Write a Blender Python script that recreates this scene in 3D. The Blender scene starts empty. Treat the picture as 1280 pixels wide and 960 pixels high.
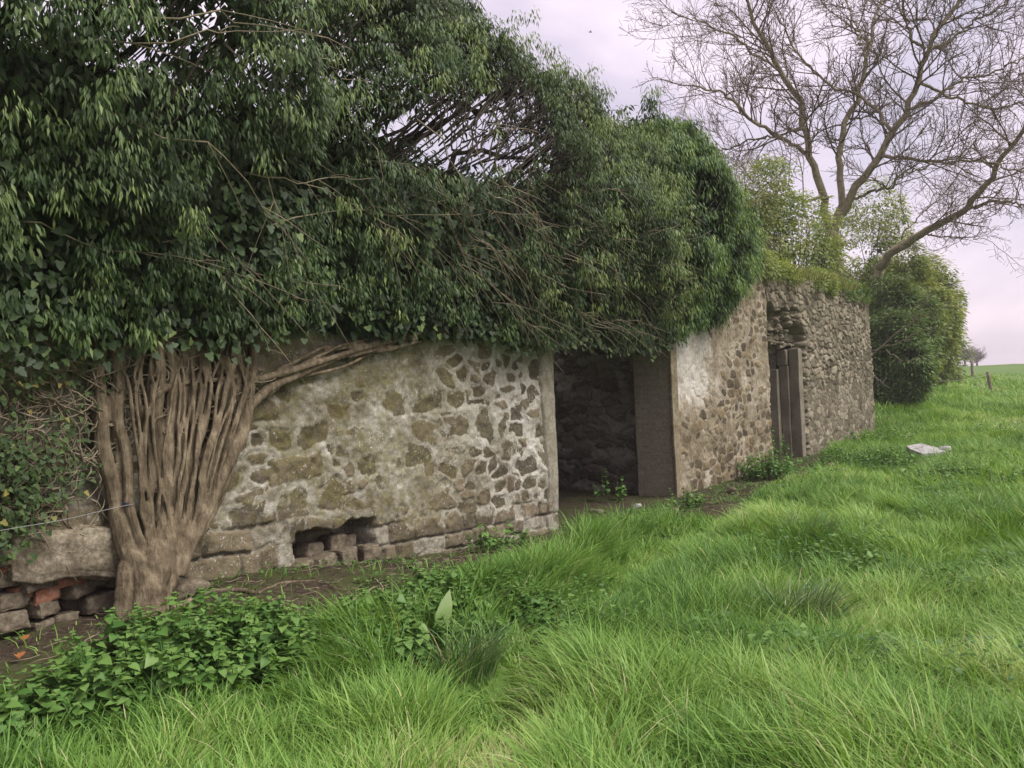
import bpy, bmesh, math, random
import numpy as np
from mathutils import Vector, Matrix
random.seed(7); RNG = np.random.default_rng(11)
sc = bpy.context.scene
COL = sc.collection
R = math.radians

# ------------------------------------------------------------------ noise
_T = np.random.default_rng(5).random((256, 256)).astype(np.float64)
def vnoise(x, y, seed=0):
    x = np.asarray(x, float) + seed*17.31; y = np.asarray(y, float) + seed*9.77
    xi = np.floor(x).astype(int); yi = np.floor(y).astype(int)
    fx = x-xi; fy = y-yi
    fx = fx*fx*(3-2*fx); fy = fy*fy*(3-2*fy)
    a = _T[xi & 255, yi & 255]; b = _T[(xi+1) & 255, yi & 255]
    c = _T[xi & 255, (yi+1) & 255]; d = _T[(xi+1) & 255, (yi+1) & 255]
    return (a*(1-fx)+b*fx)*(1-fy)+(c*(1-fx)+d*fx)*fy
def fbm(x, y, seed=0, o=4):
    s = 0; a = .5; t = 0
    for i in range(o):
        s = s+a*vnoise(np.asarray(x)*2**i, np.asarray(y)*2**i, seed+i*3); t += a; a *= .5
    return s/t
def ss(a, b, x):
    t = np.clip((np.asarray(x, float)-a)/(b-a), 0, 1); return t*t*(3-2*t)
def nrm(v): return v/np.maximum(np.linalg.norm(v, axis=-1, keepdims=True), 1e-9)

# ------------------------------------------------------------------ camera (the wall front is the plane Y=0, X runs along it)
CAMP = np.array([0, -4.946, 1.6]); FPX = 1030.0
YAW = math.atan2(.5826, .8127); PITCH = R(.45); ROLL = R(-2.5)
def basis():
    f = np.array([math.cos(YAW)*math.cos(PITCH), math.sin(YAW)*math.cos(PITCH), math.sin(PITCH)])
    r = np.array([math.sin(YAW), -math.cos(YAW), 0.]); u = np.cross(r, f)
    c, s = math.cos(ROLL), math.sin(ROLL)
    return r*c+u*s, -r*s+u*c, f
CR, CU, CF = basis()
def ray(px, py): return CF+CR*(px-640)/FPX-CU*(py-480)/FPX
def on_depth(px, py, d): return CAMP+ray(px, py)*d
def on_plane(px, py, Y):
    v = ray(px, py); return CAMP+v*((Y-CAMP[1])/v[1])

# ------------------------------------------------------------------ terrain
def ground(X, Y):
    X = np.asarray(X, float); Y = np.asarray(Y, float)
    b = np.interp(X, [-5, 2, 3.3, 4.2, 5, 6, 7.6, 10], [.35, .36, .42, .34, .22, .12, .04, 0])
    z = b*(1-ss(.4, 2.8, -Y))
    d = np.hypot(X, Y+4.9)
    z = z+2.3*ss(46, 150, d)-6*ss(170, 900, d)
    z = z+.16*ss(24, 40, X)*(fbm(X*.18, Y*.18, 3)-.35)*(1-ss(60, 90, d))*3
    off = ss(.3, 1.2, -Y)+ss(23.5, 25, X)
    z = z+np.clip(off, 0, 1)*((fbm(X*.9, Y*.9, 1, 3)-.5)*.22+(fbm(X*.3, Y*.3, 8, 2)-.5)*.22)*(1-ss(90, 140, d)*.5)
    z = z+.85*ss(23.3, 26.5, X)*np.exp(-((Y-1.2)/2.4)**2)*(1-ss(60, 85, X))
    # trodden line through the grass
    z = z-.07*path_mask(X, Y)
    return z
PATH = np.array([(-1.0, -4.3), (1.6, -3.2), (3.0, -2.55), (4.6, -2.0), (7.5, -1.6), (12, -1.5), (18, -2.6), (27, -4)])
def path_mask(X, Y):
    yp = np.interp(X, PATH[:, 0], PATH[:, 1])+(fbm(X*.8, X*0+3, 2, 2)-.5)*.4
    return np.exp(-((Y-yp)/.26)**2)*ss(-1, 1, X)*(1-ss(7, 14, X))
def soil_mask(X, Y):
    w = np.interp(X, [1, 2.2, 3.2, 4, 5.2, 6.5, 7.6, 9, 10.8, 12, 14, 16, 17.4, 18.2], [1.0, 1.05, .95, 1.15, 1.0, .72, .72, 1.3, 1.25, .95, .8, .75, .5, -.3])
    w = w+(fbm(X*1.3, Y*1.3, 6)-.5)*.5
    return 1-ss(w-.18, w+.14, -Y)
def on_ground(px, py):
    v = ray(px, py); t = 2.0
    lo, hi = 1.5, 1.5
    for k in range(4000):
        hi = lo*1.004+.002; p = CAMP+v*hi
        if p[2] < float(ground(p[0], p[1])): break
        lo = hi
    return CAMP+v*lo

# ------------------------------------------------------------------ mesh helpers
class MB:
    def __init__(s): s.v = []; s.f = {3: [], 4: []}; s.n = 0; s.a = {}
    def add(s, v, tris=None, quads=None, **attr):
        v = np.asarray(v, float).reshape(-1, 3)
        if tris is not None and len(tris): s.f[3].append(np.asarray(tris, np.int64).reshape(-1, 3)+s.n)
        if quads is not None and len(quads): s.f[4].append(np.asarray(quads, np.int64).reshape(-1, 4)+s.n)
        for k, val in attr.items(): s.a.setdefault(k, []).append(np.broadcast_to(np.asarray(val, float), (len(v),)))
        s.v.append(v); s.n += len(v)
    def build(s, name, mat, parent=None, smooth=True):
        me = bpy.data.meshes.new(name)
        v = np.concatenate(s.v)
        if parent is not None:
            off = Vector((0, 0, 0)); q = parent
            while q is not None: off += q.location; q = q.parent
            v = v-np.array(off)
        t = np.concatenate(s.f[3]) if s.f[3] else np.zeros((0, 3), int)
        q = np.concatenate(s.f[4]) if s.f[4] else np.zeros((0, 4), int)
        idx = np.concatenate([t.ravel(), q.ravel()]).astype(np.int32)
        tot = np.concatenate([np.full(len(t), 3), np.full(len(q), 4)]).astype(np.int32)
        me.vertices.add(len(v)); me.vertices.foreach_set('co', v.astype(np.float32).ravel())
        me.loops.add(len(idx)); me.loops.foreach_set('vertex_index', idx)
        me.polygons.add(len(tot))
        me.polygons.foreach_set('loop_start', (np.cumsum(tot)-tot).astype(np.int32))
        me.polygons.foreach_set('loop_total', tot)
        me.polygons.foreach_set('use_smooth', np.full(len(tot), smooth))
        me.update(calc_edges=True)
        for k, val in s.a.items():
            val = np.concatenate(val)
            if len(val) == len(v):
                at = me.attributes.new(k, 'FLOAT', 'POINT'); at.data.foreach_set('value', val.astype(np.float32))
        if mat: me.materials.append(mat)
        o = bpy.data.objects.new(name, me); COL.objects.link(o)
        if parent is not None: o.parent = parent
        return o
def tag(o, label=None, cat=None, group=None, kind=None):
    if label: o['label'] = label
    if cat: o['category'] = cat
    if group: o['group'] = group
    if kind: o['kind'] = kind
    return o
def thing(name, label, cat, loc=(0, 0, 0), group=None):
    o = bpy.data.objects.new(name, None); COL.objects.link(o); o.location = Vector([float(c) for c in loc]); o.empty_display_size = .1
    return tag(o, label, cat, group)
def tube(mb, pts, rad, sides=6, **attr):
    p = np.asarray(pts, float); n = len(p); r = np.broadcast_to(np.asarray(rad, float), (n,))
    t = np.gradient(p, axis=0); t = nrm(t)
    ref = np.array([0, 0, 1.]) if abs(t[:, 2]).mean() < .8 else np.array([0, 1., 0])
    a = nrm(np.cross(t, ref)); b = np.cross(t, a)
    an = np.arange(sides)*2*math.pi/sides
    ring = p[:, None]+r[:, None, None]*(a[:, None]*np.cos(an)[None, :, None]+b[:, None]*np.sin(an)[None, :, None])
    v = ring.reshape(-1, 3)
    i = np.arange(n-1)[:, None]*sides; j = np.arange(sides)[None]; k = (j+1) % sides
    q = np.stack([i+j, i+k, i+sides+k, i+sides+j], -1).reshape(-1, 4)
    cap0 = [[0, m+1, m] for m in range(1, sides-1)]; o = (n-1)*sides
    cap1 = [[o, o+m, o+m+1] for m in range(1, sides-1)]
    mb.add(v, cap0+cap1, q, **attr)
# leaf templates: along, across, up
LEAF = (np.array([(0, 0, 0), (.3, -.42, .06), (.3, .42, .06), (.68, -.3, .03), (.68, .3, .03), (1, 0, -.08), (.5, 0, -.03)]),
        np.array([(0, 6, 1), (1, 6, 3), (3, 6, 5), (0, 2, 6), (2, 4, 6), (4, 5, 6)]))
LEAF_S = (np.array([(0, 0, 0), (.4, -.5, .05), (.4, .5, .05), (1, 0, -.1), (.5, 0, -.03)]),
          np.array([(0, 4, 1), (1, 4, 3), (0, 2, 4), (2, 3, 4)]))
_iv = [(0, 0), (-.12, -.3), (.18, -.5), (.35, -.32), (.62, -.3), (1, 0), (.62, .3), (.35, .32), (.18, .5), (-.12, .3)]
LEAF_IVY = (np.array([(a, b, .05*abs(b)) for a, b in _iv]+[(.32, 0, -.03)]), np.array([(10, (i+1) % 10, i) for i in range(10)]))
_nt = [(0, 0), (-.06, -.3), (.15, -.46), (.45, -.36), (.75, -.16), (1, 0), (.75, .16), (.45, .36), (.15, .46), (-.06, .3)]
LEAF_NETTLE = (np.array([(a, b, .12*abs(b)-.1*a*a) for a, b in _nt]+[(.35, 0, -.03)]), np.array([(10, (i+1) % 10, i) for i in range(10)]))
def leaves(mb, tpl, P, D, N, L, W, rnd):
    tv, tt = tpl; n = len(P)
    D = nrm(D); S = nrm(np.cross(D, N)); N = np.cross(S, D)
    L = np.broadcast_to(L, (n,)); W = np.broadcast_to(W, (n,))
    v = (P[:, None]+D[:, None]*(tv[None, :, 0:1]*L[:, None, None])+S[:, None]*(tv[None, :, 1:2]*W[:, None, None])
         + N[:, None]*(tv[None, :, 2:3]*L[:, None, None]))
    k = len(tv)
    f = (tt[None]+(np.arange(n)*k)[:, None, None]).reshape(-1, 3)
    mb.add(v.reshape(-1, 3), f, None, rnd=np.repeat(np.broadcast_to(rnd, (n,)), k))

# ------------------------------------------------------------------ materials
class NT:
    def __init__(s, name):
        s.m = bpy.data.materials.new(name); s.m.use_nodes = True; s.t = s.m.node_tree; s.t.nodes.clear()
        s.out = s.n('ShaderNodeOutputMaterial')
    def n(s, typ, **kw):
        nd = s.t.nodes.new(typ)
        for k, v in kw.items(): setattr(nd, k, v)
        return nd
    def l(s, a, b): s.t.links.new(a, b)
    def set(s, sock, v):
        if hasattr(v, 'is_output') or isinstance(v, bpy.types.NodeSocket): s.l(v, sock)
        else: sock.default_value = v
    def co(s): return s.n('ShaderNodeTexCoord').outputs['Object']
    def noise(s, scale, detail=4, vec=None, rough=.55, dist=0):
        nd = s.n('ShaderNodeTexNoise'); nd.inputs['Scale'].default_value = scale; nd.inputs['Detail'].default_value = detail
        nd.inputs['Roughness'].default_value = rough; nd.inputs['Distortion'].default_value = dist
        s.l(vec if vec is not None else s.co(), nd.inputs['Vector']); return nd.outputs['Fac']
    def ramp(s, fac, stops):
        nd = s.n('ShaderNodeValToRGB'); e = nd.color_ramp.elements
        while len(e) < len(stops): e.new(.5)
        for el, (p, c) in zip(e, stops):
            el.position = p; el.color = (*c, 1) if len(c) == 3 else c
        s.set(nd.inputs['Fac'], fac); return nd.outputs['Color']
    def attr(s, name): return s.n('ShaderNodeAttribute', attribute_name=name).outputs['Fac']
    def math(s, op, a, b=0.0, clamp=False):
        nd = s.n('ShaderNodeMath', operation=op, use_clamp=clamp); s.set(nd.inputs[0], a); s.set(nd.inputs[1], b); return nd.outputs[0]
    def mix(s, fac, a, b, mode='MIX'):
        nd = s.n('ShaderNodeMix', data_type='RGBA', blend_type=mode)
        s.set(nd.inputs[0], fac); 
        for sk, v in ((nd.inputs[6], a), (nd.inputs[7], b)):
            s.set(sk, (*v, 1) if isinstance(v, tuple) and len(v) == 3 else v)
        return nd.outputs[2]
    def mapping(s, scale):
        nd = s.n('ShaderNodeMapping'); nd.inputs['Scale'].default_value = scale; s.l(s.co(), nd.inputs['Vector']); return nd.outputs['Vector']
    def bump(s, h, strength=.5, dist=.01):
        nd = s.n('ShaderNodeBump'); nd.inputs['Strength'].default_value = strength; nd.inputs['Distance'].default_value = dist
        s.l(h, nd.inputs['Height']); return nd.outputs['Normal']
    def bsdf(s, col, rough=.9, normal=None, spec=.3):
        nd = s.n('ShaderNodeBsdfPrincipled'); s.set(nd.inputs['Base Color'], (*col, 1) if isinstance(col, tuple) else col)
        s.set(nd.inputs['Roughness'], rough); nd.inputs['Specular IOR Level'].default_value = spec
        if normal is not None: s.l(normal, nd.inputs['Normal'])
        s.l(nd.outputs[0], s.out.inputs[0]); s.b = nd; return s.m
def leafmat(name, stops, rough=.45, tr=.3, spec=.4, big=None):
    t = NT(name); c = t.ramp(t.attr('rnd'), stops)
    if big: c = t.mix(t.math('MULTIPLY', t.ramp(t.noise(big[0], 2), [(.42, (0, 0, 0)), (.62, (1, 1, 1))]), big[2]), c, big[1])
    t.bsdf(c, rough, None, spec)
    tl = t.n('ShaderNodeBsdfTranslucent'); g = t.mix(1.0, c, (1.15, 1.1, .55), 'MULTIPLY'); t.l(g, tl.inputs['Color'])
    mx = t.n('ShaderNodeMixShader'); mx.inputs[0].default_value = tr
    t.l(t.b.outputs[0], mx.inputs[1]); t.l(tl.outputs[0], mx.inputs[2]); t.l(mx.outputs[0], t.out.inputs[0])
    return t.m
def barkmat(name, a, b, c, sc_=(14, 14, 3), bump=.6, bd=.012):
    t = NT(name); vec = t.mapping(sc_); n1 = t.noise(3, 6, vec, .68); n2 = t.noise(9, 4, None, .7)
    col = t.ramp(t.mix(.45, n1, n2), [(.33, a), (.5, b), (.66, c)])
    col = t.mix(.55, col, t.ramp(t.noise(2.4, 5, None, .7), [(.38, (.62, .62, .52)), (.55, (1.12, 1.1, 1.05))]), 'MULTIPLY')
    return t.bsdf(col, .95, t.bump(n1, bump, bd), .15)

def wallmat(name, plaster, stone, moss, fleck=.5, joint=(.11, .095, .07)):
    t = NT(name)
    mask, rnd, lime, ms = t.attr('mask'), t.attr('rnd'), t.attr('lime'), t.attr('moss')
    n1 = t.noise(2.3, 6, rough=.65); n2 = t.noise(17, 5, rough=.7); n3 = t.noise(70, 4, rough=.7)
    f = t.math('ADD', t.math('MULTIPLY', n1, .5), t.math('MULTIPLY', n2, .5))
    f = t.math('ADD', f, t.math('MULTIPLY', lime, .3)); 
    pc = t.ramp(f, plaster)
    sf = t.math('ADD', t.math('MULTIPLY', rnd, .7), t.math('MULTIPLY', t.math('SUBTRACT', n2, .35), .75))
    stc = t.ramp(sf, stone)
    rg_ = t.math('ADD', mask, t.math('MULTIPLY', t.math('SUBTRACT', t.mix(.5, t.noise(30, 6, rough=.8), t.noise(8, 5, rough=.75)), .5), 2.3))
    mask = t.ramp(rg_, [(.40, (0, 0, 0)), (.60, (1, 1, 1))])
    c = t.mix(t.math('MULTIPLY', mask, .92), pc, stc)
    mf = t.math('MULTIPLY', ms, t.ramp(t.mix(.5, t.noise(3.1, 5, rough=.7), t.noise(13, 4)), [(.4, (0, 0, 0)), (.56, (1, 1, 1))]))
    c = t.mix(t.math('MULTIPLY', mf, .8), c, t.mix(n3, moss, tuple(x*1.7 for x in moss)))
    jn = t.attr('joint'); c = t.mix(t.math('MULTIPLY', jn, .75), c, joint)
    fl = t.ramp(t.noise(46, 3, rough=.6), [(.60, (0, 0, 0)), (.66, (1, 1, 1))])
    pat = t.ramp(t.noise(4.5, 4, rough=.7), [(.46, (0, 0, 0)), (.6, (1, 1, 1))])
    c = t.mix(t.math('MULTIPLY', t.math('MULTIPLY', fl, pat), fleck), c, (.5, .48, .43))
    c = t.mix(.32, c, t.ramp(n3, [(.3, (.35, .33, .3)), (.7, (1.5, 1.5, 1.5))]), 'MULTIPLY')
    stn = t.ramp(t.noise(1.5, 7, rough=.72, dist=.6), [(.36, (.50, .46, .40)), (.5, (1, 1, 1))])
    c = t.mix(.75, c, stn, 'MULTIPLY')
    h = t.math('ADD', t.math('MULTIPLY', n3, .5), n2)
    return t.bsdf(c, .95, t.bump(h, .8, .012), .15)

M = {}
M['plaster'] = wallmat('plastered_masonry', [(.28, (.09, .078, .056)), (.42, (.19, .172, .132)), (.55, (.31, .292, .245)), (.76, (.54, .522, .475))],
                       [(.1, (.045, .036, .025)), (.4, (.085, .068, .046)), (.7, (.14, .112, .075)), (.95, (.21, .17, .115))], (.10, .09, .034), .85)
M['ochre'] = wallmat('ochre_masonry', [(.3, (.12, .098, .066)), (.45, (.225, .188, .133)), (.58, (.34, .30, .235)), (.76, (.54, .51, .46))],
                     [(.1, (.045, .036, .025)), (.4, (.095, .074, .05)), (.7, (.17, .132, .08)), (.95, (.28, .205, .115))], (.13, .11, .05), .4)
M['rubble'] = wallmat('rubble_masonry', [(.3, (.10, .086, .06)), (.5, (.185, .16, .115)), (.7, (.30, .27, .205))],
                      [(.1, (.075, .065, .044)), (.4, (.155, .135, .098)), (.7, (.245, .215, .158)), (.95, (.36, .325, .255))], (.12, .11, .05), .4, (.07, .058, .046))
M['inner'] = wallmat('inner_masonry', [(.3, (.12, .11, .09)), (.5, (.26, .245, .21)), (.7, (.46, .44, .41))],
                     [(.1, (.06, .05, .042)), (.5, (.14, .12, .10)), (.95, (.26, .23, .20))], (.08, .08, .03), .3)  # masonry tones for the inner walls and wall head
t = NT('board_marked_concrete'); v = t.mapping((1.5, 1.5, 11)); n1 = t.noise(2, 4, v); n2 = t.noise(22, 5, rough=.7)
M['concrete'] = t.bsdf(t.ramp(t.mix(.7, n1, n2), [(.3, (.14, .12, .085)), (.5, (.235, .208, .155)), (.7, (.34, .31, .25))]), .92, t.bump(n2, .4, .008), .2)
t = NT('dressed_stone'); n1 = t.noise(3, 5); n2 = t.noise(30, 5, rough=.7)
M['slab'] = t.bsdf(t.ramp(t.mix(.5, n1, n2), [(.3, (.085, .074, .052)), (.5, (.165, .145, .108)), (.7, (.26, .236, .185))]), .92, t.bump(n2, .5, .01), .2)
def stonemat(name, cols):
    t = NT(name); n1 = t.noise(6, 5, rough=.65); n2 = t.noise(40, 4, rough=.7)
    return t.bsdf(t.ramp(t.mix(.5, n1, n2), [(.36, cols[0]), (.5, cols[1]), (.64, cols[2])]), .92, t.bump(n2, .6, .01), .2)
M['stone'] = stonemat('field_stone', [(.055, .044, .03), (.115, .093, .064), (.20, .17, .125)])
M['bigstone'] = stonemat('weathered_block', [(.07, .056, .038), (.17, .142, .098), (.33, .295, .23)])
M['brick'] = stonemat('broken_brick', [(.13, .065, .04), (.25, .105, .06), (.30, .18, .125)])
M['palestone'] = stonemat('pale_concrete', [(.14, .136, .13), (.31, .30, .29), (.45, .44, .43)])
M['ivybark'] = barkmat('ivy_bark', (.05, .038, .025), (.155, .122, .082), (.30, .25, .178), (9, 9, 1.8), 1.0, .03)
M['twig'] = barkmat('ivy_twig', (.022, .018, .014), (.042, .035, .027), (.075, .062, .048))  # colour darker than real twigs, standing in for backlighting
M['paletwig'] = barkmat('pale_twig', (.12, .095, .065), (.21, .175, .125), (.30, .26, .2))
M['ashbark'] = barkmat('ash_bark', (.12, .105, .066), (.22, .19, .125), (.34, .30, .20), (3, 3, 2))
M['ashtwig'] = barkmat('ash_twig', (.10, .08, .064), (.15, .12, .092), (.21, .17, .13), (3, 3, 2))
M['distbark'] = barkmat('far_twig', (.10, .085, .08), (.13, .11, .10), (.16, .14, .12), (1, 1, 1))
M['post'] = barkmat('weathered_post', (.11, .09, .065), (.2, .165, .12), (.28, .24, .18), (12, 12, 2))
t = NT('galvanised_wire'); M['wire'] = t.bsdf((.26, .26, .25), .6)
t = NT('blue_twine'); M['twine'] = t.bsdf((.015, .022, .06), .8)
t = NT('black_feathers'); M['bird'] = t.bsdf((.02, .02, .022), .7)
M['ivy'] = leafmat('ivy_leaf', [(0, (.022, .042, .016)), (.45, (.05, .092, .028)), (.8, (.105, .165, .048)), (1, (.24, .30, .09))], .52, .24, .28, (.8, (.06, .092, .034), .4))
M['ivy_green'] = leafmat('ivy_leaf_fresh', [(0, (.022, .046, .016)), (.45, (.048, .098, .028)), (.8, (.105, .185, .048)), (1, (.22, .30, .08))], .5, .28, .28)
M['ivy_low'] = leafmat('ivy_leaf_low', [(0, (.028, .05, .016)), (.5, (.055, .095, .028)), (.93, (.11, .155, .045)), (1, (.25, .2, .05))], .55, .22, .2)
M['hedge_dark'] = leafmat('hedge_leaf_dark', [(0, (.06, .11, .034)), (.5, (.13, .21, .06)), (1, (.26, .34, .11))], .5, .3, .35)
M['hedge'] = leafmat('hedge_leaf', [(0, (.085, .135, .042)), (.5, (.20, .265, .075)), (1, (.38, .40, .14))], .5, .35, .3)
M['willow'] = leafmat('shrub_leaf', [(0, (.09, .11, .045)), (.5, (.19, .21, .08)), (1, (.34, .33, .15))], .5, .35, .3)
M['nettle'] = leafmat('nettle_leaf', [(0, (.04, .10, .022)), (.5, (.085, .185, .04)), (1, (.165, .285, .07))], .5, .3, .35)
M['dock'] = leafmat('dock_leaf', [(0, (.10, .20, .05)), (1, (.19, .29, .085))], .4, .3, .4)
M['grass'] = leafmat('grass_blade', [(0, (.052, .122, .024)), (.35, (.122, .246, .044)), (.62, (.205, .362, .072)), (.86, (.32, .45, .12)), (1, (.50, .47, .26))], .5, .35, .25)
M['bluegrass'] = leafmat('tussock_blade', [(0, (.065, .13, .045)), (.5, (.115, .22, .07)), (.88, (.21, .30, .12)), (1, (.42, .38, .22))], .38, .25, .45)
M['topgrass'] = leafmat('dry_grass', [(0, (.09, .12, .03)), (.5, (.2, .22, .06)), (1, (.36, .33, .13))], .5, .3, .3)
M['deadleaf'] = leafmat('dead_leaf', [(0, (.30, .11, .03)), (1, (.42, .2, .07))], .6, .2, .3)
t = NT('field_ground'); so = t.attr('soil'); n1 = t.noise(.7, 5, rough=.65); n2 = t.noise(22, 5, rough=.7); n3 = t.noise(.05, 4)
g = t.mix(n1, (.05, .10, .02), (.115, .19, .035)); g = t.mix(t.ramp(n3, [(.4, (0, 0, 0)), (.6, (1, 1, 1))]), g, (.10, .17, .04))
s_ = t.ramp(n2, [(.3, (.022, .016, .011)), (.5, (.05, .037, .026)), (.7, (.105, .08, .058))])
s_ = t.mix(t.math('MULTIPLY', t.ramp(t.noise(2.2, 4), [(.45, (0, 0, 0)), (.6, (1, 1, 1))]), .6), s_, (.055, .075, .02))
M['ground'] = t.bsdf(t.mix(so, g, s_), .97, t.bump(n2, .8, .03), .1)

# ------------------------------------------------------------------ ground sheet
def axis(lo, hi, step, far):
    a = list(np.arange(lo, hi, step)); x = hi; s = step
    r = []
    while x < far: r.append(x); s *= 1.13; x += s
    l = []; x = lo; s = step
    while x > -far: s *= 1.13; x -= s; l.append(x)
    return np.array(l[::-1]+a+r)
ax, ay = axis(-3, 26, .09, 1500), axis(-7, 2, .09, 1500)
GX, GY = np.meshgrid(ax, ay, indexing='ij')
GZ = ground(GX, GY); sm = soil_mask(GX, GY)*(GX > -6)*(GX < 18.5)
GZ = GZ+(fbm(GX*6, GY*6, 4)-.5)*.05*sm
mb = MB(); nx, ny = GX.shape
def gridq(nx, ny):
    i = np.arange(nx-1)[:, None]*ny; j = np.arange(ny-1)[None]
    return np.stack([i+j, i+ny+j, i+ny+j+1, i+j+1], -1).reshape(-1, 4)
mb.add(np.stack([GX, GY, GZ], -1).reshape(-1, 3), None, gridq(nx, ny), soil=sm.ravel())
tag(mb.build('ground', M['ground']), kind='structure')

# ------------------------------------------------------------------ ruin
ruin = thing('ruined_building', 'roofless stone farm building with plastered front wall and two openings, smothered in ivy', 'ruin', (9, .3, 0))
WT = .57
def cells(X, Z, cw, chh, seed, p=2.6, jit=.75, warp=.22):
    rg = np.random.default_rng(seed); K = 128; jzf = .6 if p > 3 else 1
    jx, jz, r1, r2, r3 = (rg.random((K, K)) for _ in range(5))
    x = X/cw+(fbm(X*3.1, Z*3.1, seed)-.5)*2*warp*1.6+(fbm(X*14, Z*14, seed+5, 2)-.5)*warp*.5
    z = Z/chh+(fbm(X*3.1, Z*3.1, seed+9)-.5)*2*warp*1.6+(fbm(X*14, Z*14, seed+7, 2)-.5)*warp*.5
    zi = np.floor(z).astype(int)
    F1 = np.full(X.shape, 9.); F2 = F1.copy(); A = np.zeros(X.shape); B = A.copy(); C = A.copy()
    for dz in (-2, -1, 0, 1, 2):
        row = zi+dz; xs = x-(row & 1)*.5; xi = np.floor(xs).astype(int)
        for dx in (-2, -1, 0, 1, 2):
            ci = xi+dx; a, b = ci & (K-1), row & (K-1)
            sz = .65+.75*r3[a, b]
            ex = np.abs(xs-(ci+.5+(jx[a, b]-.5)*jit)); ez = np.abs(z-(row+.5+(jz[a, b]-.5)*jit*jzf))
            d = (ex**p+ez**p)**(1/p)/sz
            n = d < F1
            F2 = np.where(n, F1, np.minimum(F2, d)); F1 = np.where(n, d, F1)
            A = np.where(n, r1[a, b], A); B = np.where(n, r2[a, b], B); C = np.where(n, r3[a, b], C)
    return F1, F2-F1, A, B, C
def wall_grid(x0, x1, h, z0, ztop, hz=None):
    nx = int((x1-x0)/h)+1; nz = int(4.0/(hz or h))+1
    x = np.linspace(x0, x1, nx); t_ = np.linspace(0, 1, nz)
    X = np.repeat(x[:, None], nz, 1); zt = ztop(x)
    Z = z0+(zt[:, None]-z0)*t_[None]
    return X, Z
def wall_solid(name, X, Z, H, mat, keep=None, axis_='Y', base=0, back=WT, **attr):
    """H: how far the face stands out; closed with a skirt and a back."""
    mb = MB(); nx, nz = X.shape
    if axis_ == 'Y': P = np.stack([X, base-H, Z], -1)
    else: P = np.stack([base-H, X, Z], -1)
    q = gridq(nx, nz)
    if keep is not None: q = q[keep[:-1, :-1].ravel()]
    mb.add(P.reshape(-1, 3), None, q, **{k: v.ravel() for k, v in attr.items()})
    edge = np.concatenate([P[:, 0], P[-1, 1:], P[-2::-1, -1], P[0, -2:0:-1]])
    E2 = edge.copy(); E2[:, 1 if axis_ == 'Y' else 0] = base+back
    n = len(edge); i = np.arange(n); j = (i+1) % n
    if keep is None:
        mb.add(np.concatenate([edge, E2]), None, np.stack([i, i+n, j+n, j], -1), **{k: np.full(2*n, float(np.mean(v))) for k, v in attr.items()})
        c = P.reshape(-1, 3)[[0, nz-1, nx*nz-1, (nx-1)*nz]].copy(); c[:, 1 if axis_ == 'Y' else 0] = base+back
        mb.add(c, None, [[0, 1, 2, 3]], **{k: np.full(4, float(np.mean(v))) for k, v in attr.items()})
    return mb.build(name, mat, ruin)

def courses(X, Z, seed):
    """roughly squared blocks in uneven courses; edge distance in metres and two randoms per block"""
    rg = np.random.default_rng(seed); X = X+(fbm(X*4, Z*4, seed)-.5)*.05+(fbm(X*16, Z*16, seed+1, 2)-.5)*.018; Z = Z+(fbm(X*2.5, Z*3, seed+2)-.5)*.09+(fbm(X*16, Z*16, seed+3, 2)-.5)*.016
    zb = np.cumsum(np.r_[-.6, rg.uniform(.11, .20, 20)]); E = np.full(X.shape, 9.); A = np.zeros(X.shape); B = A.copy()
    for k in range(20):
        xb = np.cumsum(np.r_[-5, rg.choice([.16, .22, .3, .42], 60)*rg.uniform(.85, 1.15, 60)]); a = rg.random(61); b = rg.random(61)
        row = (Z >= zb[k]) & (Z < zb[k+1]); i = np.clip(np.searchsorted(xb, X)-1, 0, 59)
        e = np.minimum(np.minimum(Z-zb[k], zb[k+1]-Z), np.minimum(X-xb[i], xb[i+1]-X))
        E = np.where(row, e, E); A = np.where(row, a[i], A); B = np.where(row, b[i], B)
    return np.clip(E, 0, 1), A, B
# left, plastered stretch
X, Z = wall_grid(-4, 7.66, .0125, -.3, lambda x: 3.6+(fbm(x*2, x*0, 4)-.5)*.3)
zg = ground(X, X*0-.05)
F1, E, r1, r2, r3 = cells(X, Z, .39, .235, 21, 4, .95, .2)
_, E5, q1, q2, q3 = cells(X, Z, .22, .14, 27, 4, .95, .2)
sw = fbm(X*1.9, Z*2.3, 26, 3) > .53          # here the stones are small, there large
E, r1, r2, r3 = np.where(sw, E5, E), np.where(sw, q1, r1), np.where(sw, q2, r2), np.where(sw, q3, r3)
Eb, b1, b2 = courses(X, Z-np.interp(X, [2, 4.2, 7.7], [.06, .03, -.12]), 33)      # squared footing blocks
Fc, Ec, c1, c2, c3 = cells(X, Z, .17, .10, 47, 3, .6)          # rubble in the washed-out foot
en = (fbm(X*9, Z*9, 2)-.5)*.16
pexp = np.interp(X, [2, 3.4, 4.6, 5.4, 7.66], [.54, .47, .56, .72, .72])+(fbm(X*1.3, Z*1.3, 12)-.5)*1.4-.25*ss(1.5, 2.1, Z)
thr = .0+.20*r3
m1 = ss(-.14, .32, E-thr+en)*(.12+.88*ss(-.22, .16, pexp-r2))
hgt = (fbm(X*1.1, Z*1.1, 3)-.5)*.07+(fbm(X*5, Z*5, 6)-.5)*.03
h1 = hgt+m1*(.024*r1-.006)+(1-m1)*.016*fbm(X*11, Z*11, 9)+(fbm(X*22, Z*22, 19, 3)-.5)*.024+(fbm(X*7, Z*9, 29, 3)-.5)*.03*m1-.011*ss(.10, 0, np.abs(E-thr+en-.05))*(r2 < pexp)*ss(.35, .6, fbm(X*4, Z*4, 37))
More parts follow.
